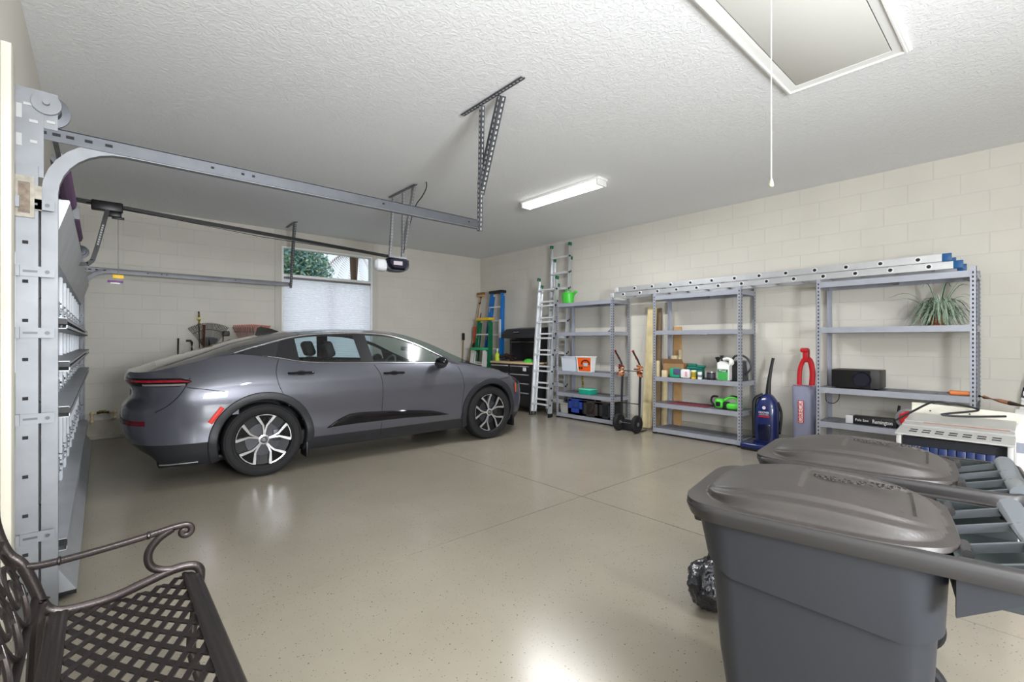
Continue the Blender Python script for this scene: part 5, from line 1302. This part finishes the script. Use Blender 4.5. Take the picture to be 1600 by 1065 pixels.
# ---------------------------------------------------------------- roll-out refuse bins
binm = mat('bin_grey', rgb(40,42,47), .42, spec=.4, vary=.04, vscale=2); lidm = mat('bin_lid', rgb(52,48,46), .45, vary=.06, vscale=9, bump=.06, bscale=150)
rimm = mat('bin_rim', rgb(40,38,38), .42); hdlm = mat('bin_handle', rgb(86,90,94), .3)
def rr_(hx, ya, yb, r, n=9):
    """rounded rectangle, counter-clockwise"""
    out = []
    for cx, cy, a0 in ((hx-r,yb-r,0),(-hx+r,yb-r,pi/2),(-hx+r,ya+r,pi),(hx-r,ya+r,1.5*pi)):
        for k in range(n): a = a0+pi/2*k/(n-1); out.append((cx+r*math.cos(a), cy+r*math.sin(a)))
    return out
def refuse_bin(label, c, rz, zr=.865):
    o = thing('refuse_bin', label, 'refuse bin', (c[0], c[1], 0), rz, group=None)
    # body: upper skirt, step, tapering lower tub
    m_ = MB(); secs = []
    for z, hx, ya, yb, r in ((.05,.195,-.17,.26,.05),(.06,.203,-.18,.27,.05),(.40,.24,-.20,.315,.07)): secs.append((z, rr_(hx, ya, yb, r), 0))
    secs.append((.60, rr_(.252,-.212,.34,.08), 1)); secs.append((.601, rr_(.265,-.225,.352,.09), 1)); secs.append((zr-.02, rr_(.283,-.235,.383,.11), 0))
    vs = []; fs = []; n = len(secs[0][1])
    for z, rg, bend in secs:
        for a, b in rg: vs.append((a, b, z+(.10*((b-.02)/.33)**2*(1 if b > .02 else .75) if bend else 0)))
    for i in range(len(secs)-1):
        for k in range(n): fs.append((i*n+k, i*n+(k+1)%n, (i+1)*n+(k+1)%n, (i+1)*n+k))
    fs.append(tuple(range(n))[::-1]); m_.add(vs, fs)
    for s_ in (-1, 1):   # gussets under the handle, and a faint moulded crease
        m_.prism([(-.235,zr-.02),(-.43,zr-.02),(-.235,zr-.14)], lambda a,b: (s_*.262,a,b), lambda a,b: (s_*.278,a,b))
    m_.build('body', binm, o, world=False, ang=25)
    # rim
    m_ = MB(); outer = rr_(.305,-.45,.415,.12); lo = rr_(.298,-.445,.405,.12); inn = rr_(.270,-.425,.375,.10)
    def hz(y): return .012*math.exp(-((y+.44)/.04)**2)
    L_ = [[(a,b,zr-.045) for a,b in rr_(.288,-.44,.39,.11)], [(a,b,zr-.042) for a,b in lo], [(a,b,zr-.012) for a,b in outer], [(a,b,zr+hz(b)) for a,b in rr_(.300,-.445,.41,.12)], [(a,b,zr+.004+hz(b)) for a,b in rr_(.292,-.437,.402,.115)], [(a,b,zr+.003) for a,b in inn], [(a,b,zr-.03) for a,b in inn]]
    for a, b in zip(L_, L_[1:]):
        n = len(a)
        for k in range(n):
            cy = (a[k][1]+a[(k+1)%n][1])/2
            m_.add([a[k], a[(k+1)%n], b[(k+1)%n], b[k]], [(0,1,2,3)])
    m_.build('rim', rimm, o, world=False, weld=True, ang=40)
    # the well between lid and handle
    m_ = MB(); m_.box(-.25,.25,-.42,-.24,zr-.10,zr-.09); m_.box(-.255,.255,-.245,-.235,zr-.10,zr-.005).box(-.262,-.252,-.42,-.24,zr-.10,zr-.0).box(.252,.262,-.42,-.24,zr-.10,zr-.0)
    m_.build('handle_well', mat('well_dark', rgb(40,46,46), .35), o, world=False, smooth=False)
    m_ = MB(); m_.tube([(-.262,-.405,zr+.006),(.262,-.405,zr+.006)], .030, 18)
    for x in (-.225,-.08,.08,.225): m_.beam((x,-.262,zr-.038),(x,-.40,zr+.006), .012, .022)
    m_.build('handle', hdlm, o, world=False)
    # lid: thin flange with a stepped, domed centre
    Y0, Y1 = -.262, .425; NX, NY = 111, 101; P = []
    for i in range(NY):
        t = i/(NY-1); y = Y0+(Y1-Y0)*t; row = []
        yc = (Y0+Y1)/2; ll = (Y1-Y0)/2
        wl = .300*(1-abs((y-yc)/ll)**(7 if y > yc else 4.0))**(1/4) if 0 < t < 1 else .03
        wd2 = .262*max(0, 1-abs((y-(-.235+.375)/2-.0)/((.375+.235)/2))**4.5)**(1/3) if -.235 < y < .375 else 0
        env = math.sin(pi*min(1, max(0, (y+.235)/.61)))**.55 if wd2 > 0 else 0
        for j in range(NX):
            u = -1+2*j/(NX-1); x = wl*u; q = abs(x)/wd2 if wd2 > .01 else 9
            h = .006
            if q < 1:
                step = lambda e, w: 1/(1+math.exp((q-e)/w))
                h += env*(.040*step(.955,.010)+.012*step(.74,.006)+.010*math.cos(min(1,q)*pi/2)+.014*math.cos(min(1,q)*pi/2)**2)
                if abs(x) < .13 and -.17 < y < .10: h -= .007
            if abs(u) > .97 or t < .01 or t > .99: h -= .012
            row.append((x, y, zr+h))
        P.append(row)
    m_ = MB(); m_.grid(P); lid = m_.build('lid', lidm, o, world=False, ang=50)
    # embossed warning lettering on the lid
    tm = text('embossed_text', 'DO NOT PUSH\nWHEEL WITH CARE', .026, basis((0,-.04,zr+.0785),(0,1,0),(-1,0,0)), lidm, lid, ext=.0015)
    for s_ in (-1, 1): MB().tube([(s_*.14,-.262,zr-.004),(s_*.22,-.262,zr-.004)], .012, 10).build('hinge_pin', rimm, o, world=False)
    for s_ in (-1, 1):
        w = MB().lathe([(.03,-.025),(.09,-.027),(.10,-.018),(.102,0),(.10,.018),(.09,.027),(.03,.025)], (s_*.238,-.13,.102), 32, 'x').build('wheel', rubber, o, world=False)
        MB().lathe([(.001,-.031),(.06,-.029),(.062,.029),(.001,.031)], (s_*.238,-.13,.102), 20, 'x').build('wheel_hub', rimm, w, world=False)
    MB().cyl((-.23,-.13,.102),(.23,-.13,.102),.01,8).build('axle', galv, o, world=False)
    MB().rbox(-.18,.18,.36,.40,zr-.09,zr-.045,.01).build('front_lip', rimm, o, world=False)
    return o
refuse_bin('nearest grey wheeled refuse bin with domed dark lid', (1.745, .406), math.radians(10.2))
refuse_bin('second grey wheeled refuse bin standing behind the nearest one', (2.50, .462), math.radians(6.5))

# crumpled black rubbish bag
b = bmesh.new(); bmesh.ops.create_icosphere(b, subdivisions=5, radius=1)
from mathutils import noise
vs = []
for v in b.verts:
    p = v.co; n1 = noise.noise(p*2.2+Vector((3,1,0))); n2 = noise.noise(Vector((p.x*9,p.y*9,p.z*4))); n3 = noise.noise(p*22)
    k = 1+.22*n1+.10*abs(n2)+.03*n3
    z = .14+p.z*k*.15
    if z < .045: z = .003+(z+.05)*.3 if z > -.05 else .003
    f = .8+.4*(1-max(0, p.z))
    vs.append((2.42+p.x*.165*k*f, 1.075+p.y*.13*k*f, max(z, .003)))
m_ = MB(); m_.add(vs, [tuple(v.index for v in f.verts) for f in b.faces]); b.free()
tag(m_.build('rubbish_bag', mat('black_bag_film', rgb(26,27,34), .22, spec=.8, bump=.6, bscale=30)), 'crumpled shiny black plastic bag on the floor behind the nearest bin', 'rubbish bag')

# ---------------------------------------------------------------- cast metal bench
bnm = mat('bronze_black_cast', rgb(62,56,55), .3, .7, bump=.08, bscale=200)
bn = thing('garden_bench', 'dark cast-metal bench with lattice seat and scrolled arm in front of the door wall', 'bench', (.05, 1.62, 0))
YA, YB = 2.24, .98
def seatz(x): 
    t = (x+.14)/.43; return .445-.030*math.sin(pi*min(1,max(0,t)))+.018*t
m_ = MB(); R = []
def clip(p, d, x0, x1, y0, y1):
    t0, t1 = -9, 9
    for o_, dd, a, b_ in ((p[0],d[0],x0,x1),(p[1],d[1],y0,y1)):
        ta, tb_ = (a-o_)/dd, (b_-o_)/dd
        if ta > tb_: ta, tb_ = tb_, ta
        t0, t1 = max(t0, ta), min(t1, tb_)
    return (t0, t1) if t0 < t1 else None
ang_ = math.radians(60); sx_ = .098
for s_ in (-1, 1):
    d = (math.cos(ang_), s_*math.sin(ang_)); k = -40
    while k < 60:
        p = (0, YB+k*sx_/1.0); c = clip(p, d, -.092, .245, YB-.005, YA+.008); k += 1
        if not c: continue
        n = 6; g = []
        for i in range(n+1):
            t = c[0]+(c[1]-c[0])*i/n; x, y = p[0]+d[0]*t, p[1]+d[1]*t; z = seatz(x)+(.0015 if s_ > 0 else 0); nn = (-d[1]*.0095, d[0]*.0095)
            g.append([(x+nn[0],y+nn[1],z-.005),(x+nn[0],y+nn[1],z),(x-nn[0],y-nn[1],z),(x-nn[0],y-nn[1],z-.005),(x+nn[0],y+nn[1],z-.005)])
        m_.grid(g)
# joints between the crossing strips
m_.build('seat_lattice', bnm, bn, smooth=False)
def rail(x0, x1, z0, roll, nm):
    prof = []; N = 14
    for i in range(N+1):
        t = i/N; x = x0+(x1-x0)*t; g = .0035*abs(math.sin(t*pi*3))
        prof.append((x, z0(t)+g))
    g = [[(x, y, z) for x, z in prof+[(prof[-1][0], prof[-1][1]-.012), (prof[0][0], prof[0][1]-.012), prof[0]]] for y in (YB, YA)]
    MB().grid(g).add([g[0][i] for i in range(len(g[0])-1)], [tuple(range(len(g[0])-1))]).add([g[1][i] for i in range(len(g[0])-1)], [tuple(range(len(g[0])-1))]).build(nm, bnm, bn, ang=50)
rail(-.138, -.086, lambda t: .448-.006*t, 0, 'rear_seat_rail')
rail(.238, .305, lambda t: .462-.030*t*t, 0, 'front_seat_rail')
for y, s_ in ((YA+.012, 1), (YB-.012, -1)):
    m_ = MB(); m_.tube(spline([(-.27,y,.90),(-.262,y,.78),(-.235,y,.68),(-.20,y,.63),(-.175,y,.56),(-.15,y,.48),(-.125,y,.447),(-.08,y,.435),(.02,y,.435),(.12,y,.458),(.20,y,.478),(.26,y,.480),(.295,y,.462),(.30,y,.42),(.285,y,.30),(.27,y,.15),(.30,y,.0)],6), .0115, 10, flat=1.5)
    m_.tube(spline([(-.15,y,.50),(-.165,y,.40),(-.175,y,.20),(-.20,y,.0)],5), .015, 8, flat=1.3)
    m_.build('end_frame', bnm, bn)
    m_ = MB(); arm = [(-.235,y,.66),(-.215,y,.632),(-.18,y,.618),(-.12,y,.615),(0,y,.622),(.12,y,.634),(.20,y,.645),(.245,y,.648)]
    for k in range(1, 14):
        a = pi/2-k*.45; r = .026*(1-k*.055); arm.append((.25+r*math.cos(a), y, .622+r*math.sin(a)))
    m_.tube(spline(arm, 4), .0105, 10, flat=1.2)
    for x, z in ((-.11,.616),(.135,.636)): m_.lathe([(.010,-.006),(.0155,-.003),(.0155,.003),(.010,.006)], (x,y,z), 14, 'x')
    m_.tube(spline([(.215,y,.645),(.165,y,.615),(.135,y,.57),(.14,y,.52),(.175,y,.49),(.23,y,.478)],6), .0105, 10, flat=1.4)
    m_.build('armrest', bnm, bn)
def bk(y, z): return (-.155-(z-.45)*.28, y, z)
m_ = MB(); m_.tube([bk(YA,.50), bk(YB,.50)], .011, 8, flat=1.6); m_.tube(spline([bk(YA,.88), bk(1.9,.93), bk(1.61,.96), bk(1.3,.93), bk(YB,.88)],6), .013, 8); m_.build('back_rail', bnm, bn)
for i in range(6):
    yc = 2.06-i*.196; m_ = MB()
    pts = []
    for k in range(30):
        a = -.6+k*.33; r = .085*(1-k/36); pts.append(bk(yc+r*math.cos(a), .62+r*math.sin(a)))
    m_.tube(pts, .0065, 8, flat=1.4)
    m_.tube([bk(yc+.098*math.cos(2*pi*k/26), .625+.115*math.sin(2*pi*k/26)) for k in range(26)], .0065, 8, closed=True, flat=1.4)
    m_.tube(spline([bk(yc+.10,.74), bk(yc+.07,.745), bk(yc,.735), bk(yc-.06,.78), bk(yc-.04,.86), bk(yc+.02,.90)],5), .008, 8, flat=1.5)
    m_.build('back_scroll', bnm, bn)

# ---------------------------------------------------------------- rakes and tools behind the car
rk = thing('leaf_rake', 'black fan leaf rake with its fan up behind the car boot', 'rake', (1.30, D-.12, 0))
rkm = mat('dark_tines', rgb(58,54,54), .5); y = D-.10; ap = Vector((1.275, y, 1.18))
m_ = MB()
for k in range(27):
    a = pi/2+math.radians(-33+66*k/26*1.0)+.03; m_.tube([ap+Vector((math.cos(a)*.1,0,math.sin(a)*.1)), ap+Vector((math.cos(a)*.47,0,math.sin(a)*.47)), ap+Vector((math.cos(a)*.485,-.04,math.sin(a)*.485))], .0048, 5)
for r in (.38,): m_.tube([ap+Vector((math.cos(a)*r,-.004,math.sin(a)*r)) for a in [pi/2+.03+math.radians(-33+66*k/20) for k in range(21)]], .005, 5)
m_.build('tines', rkm, rk)
m_ = MB(); m_.prism([(ap.x+.26*math.cos(a), ap.z+.26*math.sin(a)) for a in [pi/2+.03+math.radians(-27+54*k/10) for k in range(11)]]+[(ap.x+.03,ap.z-.08),(ap.x-.03,ap.z-.08)], lambda a,b:(a,y-.008,b), lambda a,b:(a,y+.004,b)); m_.build('fan_hub', black, rk)
MB().cyl((1.30,y,.0), (1.277,y,1.14), .013, 10).build('handle', wood, rk)
ok_ = thing('leaf_rake', 'orange plastic leaf rake with its fan up beside the window trim', 'rake', (1.86, D-.12, 0))
om = mat('orange_red_plastic', rgb(228,88,66), .45); ap = Vector((1.86, y, .95)); m_ = MB()
for k in range(22):
    x = 1.60+.53*k/21; m_.tube([ap+Vector(((x-1.86)*.35,0,.28)), Vector((x,y,1.60)), Vector((x+.006,y-.05,1.655-.02*abs(k-11)/11+.0))], .0068, 5)
m_.tube([(1.61,y-.004,1.53),(2.12,y-.004,1.535)], .006, 5); m_.build('tines', om, ok_)
MB().prism([(1.74,1.22),(1.98,1.22),(1.90,.92),(1.82,.92)], lambda a,b:(a,y-.01,b), lambda a,b:(a,y+.01,b)).build('fan_hub', om, ok_, smooth=False)
MB().cyl((1.86,y,0),(1.86,y,.98),.013,10).build('handle', wood, ok_)
def bar(name, label, cat, pts, r, m, n=8): return tag(MB().tube(pts, r, n).build(name, m), label, cat)
brn = mat('red_brown_handle', rgb(150,88,66), .5)
bar('garden_fork', 'red-brown tool handle standing in front of the black leaf rake', 'tool handle', [(1.17,D-.22,0),(1.19,D-.20,1.63)], .017, brn)
gh = thing('garden_pole', 'yellow-topped pole with dark tip standing behind the black leaf rake', 'tool handle', (1.16,D-.04,0))
MB().cyl((1.16,D-.04,0),(1.145,D-.035,1.82),.012,8).build('pole', wood, gh); MB().tube([(1.146,D-.04,1.64),(1.145,D-.04,1.72),(1.143,D-.04,1.755)],.03,10,rad=[.024,.028,.015]).build('yellow_collar', mat('pale_yellow', rgb(225,210,120), .4), gh); MB().cyl((1.144,D-.035,1.76),(1.142,D-.035,1.84),.014,8).build('tip', black, gh)
bar('steel_rod', 'plain black rod leaning on the back wall left of the rakes', 'rod', [(.84,D-.25,0),(.88,D-.03,1.42)], .012, black)
hk = thing('garden_hook', 'dark hooked handle on the back wall between black rod and rake', 'tool handle', (1.03,D-.1,0))
MB().tube([(1.05,D-.1,0),(1.045,D-.1,1.28)],.012,8).build('shaft', wood, hk); MB().tube([(1.045,D-.1,1.22),(1.045,D-.1,1.36),(1.03,D-.1,1.385),(.97,D-.1,1.385)],.016,8).build('grip', mat('dark_grey_grip', rgb(52,52,54), .5), hk)
for k, (x, lb) in enumerate(((1.545,'wooden tool handle with brown grip right of the black leaf rake'),(1.66,'pale wooden handle end between the two leaf rakes'))):
    o = thing('hand_spade', lb, 'tool handle', (x,D-.2,0)); MB().cyl((x,D-.2,0),(x,D-.1,1.30+.0*k),.018,8).build('shaft', woodlight, o)
    MB().tube([(x+.035*math.cos(a),D-.09,1.34+.055*math.sin(a)) for a in [2*pi*i/16 for i in range(16)]],.012,6,closed=True).build('ring_grip', brn if k == 0 else wood, o)
MB_ = MB().rbox(1.46,1.56,D-.07,D-.01,1.46,1.54,.015); MB_.tube([(1.47,D-.04,1.47),(1.46,D-.04,1.2),(1.46,D-.04,0)],.01,6); tag(MB_.build('hoe', mat('dark_steel_head', rgb(80,76,74), .5, .4)), 'dark metal hoe head just right of the black leaf rake', 'hoe')

# water pipe with brass valve low on the back wall
pv = thing('water_pipe_valve', 'cream plastic pipe loop with brass valve low on the back wall', 'pipe', (.02, D-.06, .2))
pm = mat('cream_pipe', rgb(225,205,165), .4)
m_ = MB(); m_.tube([(-.10,D-.0,.235),(-.10,D-.06,.24),(-.10,D-.065,.30),(-.10,D-.065,.375),(-.03,D-.065,.38)], .018, 10).tube([(.06,D-.065,.38),(.14,D-.065,.375),(.14,D-.065,.30),(.14,D-.03,.28),(.14,D,.28)], .018, 10)
for x, z in ((-.10,.375),(.14,.375),(-.10,.26),(.14,.30)): m_.ball((x,D-.065,z), .026)
m_.build('pipe', pm, pv)
m_ = MB(); m_.cyl((-.05,D-.065,.38),(.08,D-.065,.38),.022,12).cyl((.015,D-.065,.38),(.015,D-.10,.40),.012,8).rbox(-.03,.05,D-.11,D-.10,.40,.415,.003); m_.build('valve', mat('brass', rgb(120,98,50), .35, .7), pv)

# crumpled white tissue at the foot of the near track
b = bmesh.new(); bmesh.ops.create_icosphere(b, subdivisions=3, radius=1)
m_ = MB(); m_.add([(-.265+v.co.x*.03*(1+.4*noise.noise(v.co*3)), 2.9+v.co.y*.03*(1+.4*noise.noise(v.co*3.3)), .022+v.co.z*.021) for v in b.verts], [tuple(v.index for v in f.verts) for f in b.faces]); b.free()
tag(m_.build('tissue', mat('tissue_white', rgb(235,235,232), .9)), 'small crumpled white tissue on the floor behind the bench', 'tissue')

# ---------------------------------------------------------------- white metal cart behind the bins and its neighbours
ct = thing('metal_cart', 'white metal cart with slotted top edge and glossy navy panels behind the bins', 'cart', (4.12, .35, 0))
wm = mat('cart_white', rgb(162,161,158), .4, .2); CX0, CX1, CY0, CY1 = 3.84, 4.40, .085, .60
for x in (CX0+.012, CX1-.012):
    for y in (CY0+.012, CY1-.012): MB().rbox(x-.012,x+.012,y-.012,y+.012,.06,.785,.003).build('leg', wm, ct)
    for y in (CY0+.012, CY1-.012): MB().lathe([(.01,-.012),(.028,-.012),(.03,0),(.028,.012),(.01,.012)], (x,y,.03), 16, 'y').build('caster', rubber, ct)
m_ = MB(); m_.box(CX0,CX1,CY0,CY1,.18,.19); m_.build('lower_shelf', wm, ct, smooth=False)
m_ = MB(); tz = lambda x: .795+(x-CX0)/(CX1-CX0)*.06
def tilt(x0,x1,y0,y1,h=0,th=.01): m_.add([(x0,y0,tz(x0)+h-th),(x1,y0,tz(x1)+h-th),(x1,y1,tz(x1)+h-th),(x0,y1,tz(x0)+h-th),(x0,y0,tz(x0)+h),(x1,y0,tz(x1)+h),(x1,y1,tz(x1)+h),(x0,y1,tz(x0)+h)],[(3,2,1,0),(4,5,6,7),(0,1,5,4),(1,2,6,5),(2,3,7,6),(3,0,4,7)])
tilt(CX0-.01,CX0+.19,CY0-.005,CY1+.005); tilt(CX0+.20,CX0+.27,CY0,CY1,.008); tilt(CX0+.29,CX0+.33,CY0,CY1,.014); tilt(CX0+.35,CX1,CY0,CY1,.01)
m_.mt(1)
for k in range(7):
    y = CY1-.075-k*.062
    for dx in (.05, .10): tilt(CX0+dx,CX0+dx+.022,y-.018,y+.020,.0015,.002)
m_.mt(2); tilt(CX0+.275,CX0+.285,CY0+.02,CY1-.1,.012,.004)
m_.build('top_tray', [wm, holes, mat('rust_line', rgb(150,110,95), .6)], ct, smooth=False)
m_ = MB()
for k in range(11):
    y = CY0+.03+k*(CY1-CY0-.06)/11; w = (CY1-CY0-.06)/11
    m_.rbox(CX0+.035+.012*(k%2),CX0+.05+.012*(k%2),y,y+w-.002,.20,.715,.004)
m_.build('navy_panels', mat('navy_gloss', rgb(20,36,78), .3), ct)
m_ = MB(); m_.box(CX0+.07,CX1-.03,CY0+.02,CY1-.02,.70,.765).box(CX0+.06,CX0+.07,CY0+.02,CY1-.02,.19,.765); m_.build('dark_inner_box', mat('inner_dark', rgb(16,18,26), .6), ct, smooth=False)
m_ = MB(); m_.prism([(.60,.86),(.60,.935),(.55,.935),(.10,.915),(.06,.905),(.06,.85)], lambda a,b:(4.41,a,b), lambda a,b:(4.43,a,b)).mt(1)
for y in (.5,.3,.16): m_.lathe([(.005,-.002),(.005,.002)], (4.409,y,.885), 8, 'x')
m_.build('back_panel', [mat('panel_beige', rgb(198,194,182), .5), holes], ct, smooth=False)
tag(MB().tube(spline([(3.98,.63,.845),(4.15,.56,.90),(4.3,.48,.955),(4.36,.40,.955),(4.36,.30,.94),(4.33,.26,.92),(4.2,.42,.89),(4.25,.30,.885),(4.36,.13,.895)],6), .007, 8).build('power_cable', black), 'black cable looped over the top of the white metal cart', 'cable')
wbx = thing('white_carton', 'white box with grey stripe at right edge of frame beyond the cart', 'box', (4.70,-.15,.53))
MB().rbox(4.46,4.94,-.42,.10,.53,.89,.006).build('carton', white, wbx); MB().box(4.456,4.461,-.41,.09,.655,.72).build('grey_stripe', mat('stripe_grey', rgb(140,145,158), .5), wbx, smooth=False)
rbx = thing('red_carton', 'red and white box on the floor under the white box', 'box', (4.70,-.15,0))
MB().rbox(4.44,4.96,-.44,.105,0,.526,.006).build('carton', redp, rbx); slab([(4.439,.10,.0),(4.439,.10,.42),(4.439,.07,.50),(4.439,.02,.30),(4.439,0,.0)], (-1,0,0), .003).build('white_wedge', white, rbx, smooth=False)
tk = thing('storage_chest', 'low grey chest under the yellow cloth at the right edge of frame', 'chest', (5.75,0,0))
MB().rbox(5.45,6.05,-.45,.36,0,.66,.02).build('chest_body', mat('chest_grey', rgb(120,120,118), .6), tk); MB().rbox(5.43,6.07,-.47,.38,.66,.70,.01).build('chest_lid', mat('chest_lid_grey', rgb(135,135,132), .6), tk)
P = []
for i in range(26):
    row = []
    for j in range(26):
        x = 5.5+.5*i/25; yy = -.35+.66*j/25; z = .712+.03*abs(noise.noise(Vector((x*9,yy*8,0))))+.035*abs(noise.noise(Vector((x*4,yy*16,2)))) ; row.append((x,yy,z))
    P.append(row)
tag(MB().grid(P).build('yellow_cloth', mat('pale_yellow_cloth', rgb(222,214,140), .85)), 'rumpled pale yellow cloth on top of the low chest at right', 'cloth')
sp_ = thing('long_handled_tool', 'long brown wooden handle lying across the yellow cloth, dark in the middle', 'tool handle', (6.15,.1,.8))
MB().tube([(6.30,.365,.852),(6.28,.33,.848)],.014,8).build('dark_ferrule', black, sp_); MB().tube([(6.28,.33,.848),(6.18,.22,.83),(6.12,.16,.822)],.018,8).build('handle', mat('worn_handle', rgb(165,115,85), .6), sp_); MB().tube([(6.12,.16,.822),(5.9,-.05,.80),(5.7,-.3,.775)],.02,8).build('dark_shaft', mat('dark_worn', rgb(70,52,42), .6), sp_)
tp_ = thing('telescopic_pole', 'white telescopic pole with black collar by the right edge of frame', 'pole', (6.62,.22,0))
a, b_ = Vector((6.62,.22,0)), Vector((6.66,-.06,1.62))
MB().cyl(a,b_,.014,12).build('lower_tube', white, tp_); MB().cyl(a.lerp(b_,.50),a.lerp(b_,1),.019,12).build('upper_tube', mat('pole_white', rgb(240,240,240), .3), tp_); MB().cyl(a.lerp(b_,.515),a.lerp(b_,.575),.026,12).build('collar', black, tp_); MB().cyl(a.lerp(b_,.72),a.lerp(b_,.75),.024,12).build('clamp', black, tp_)
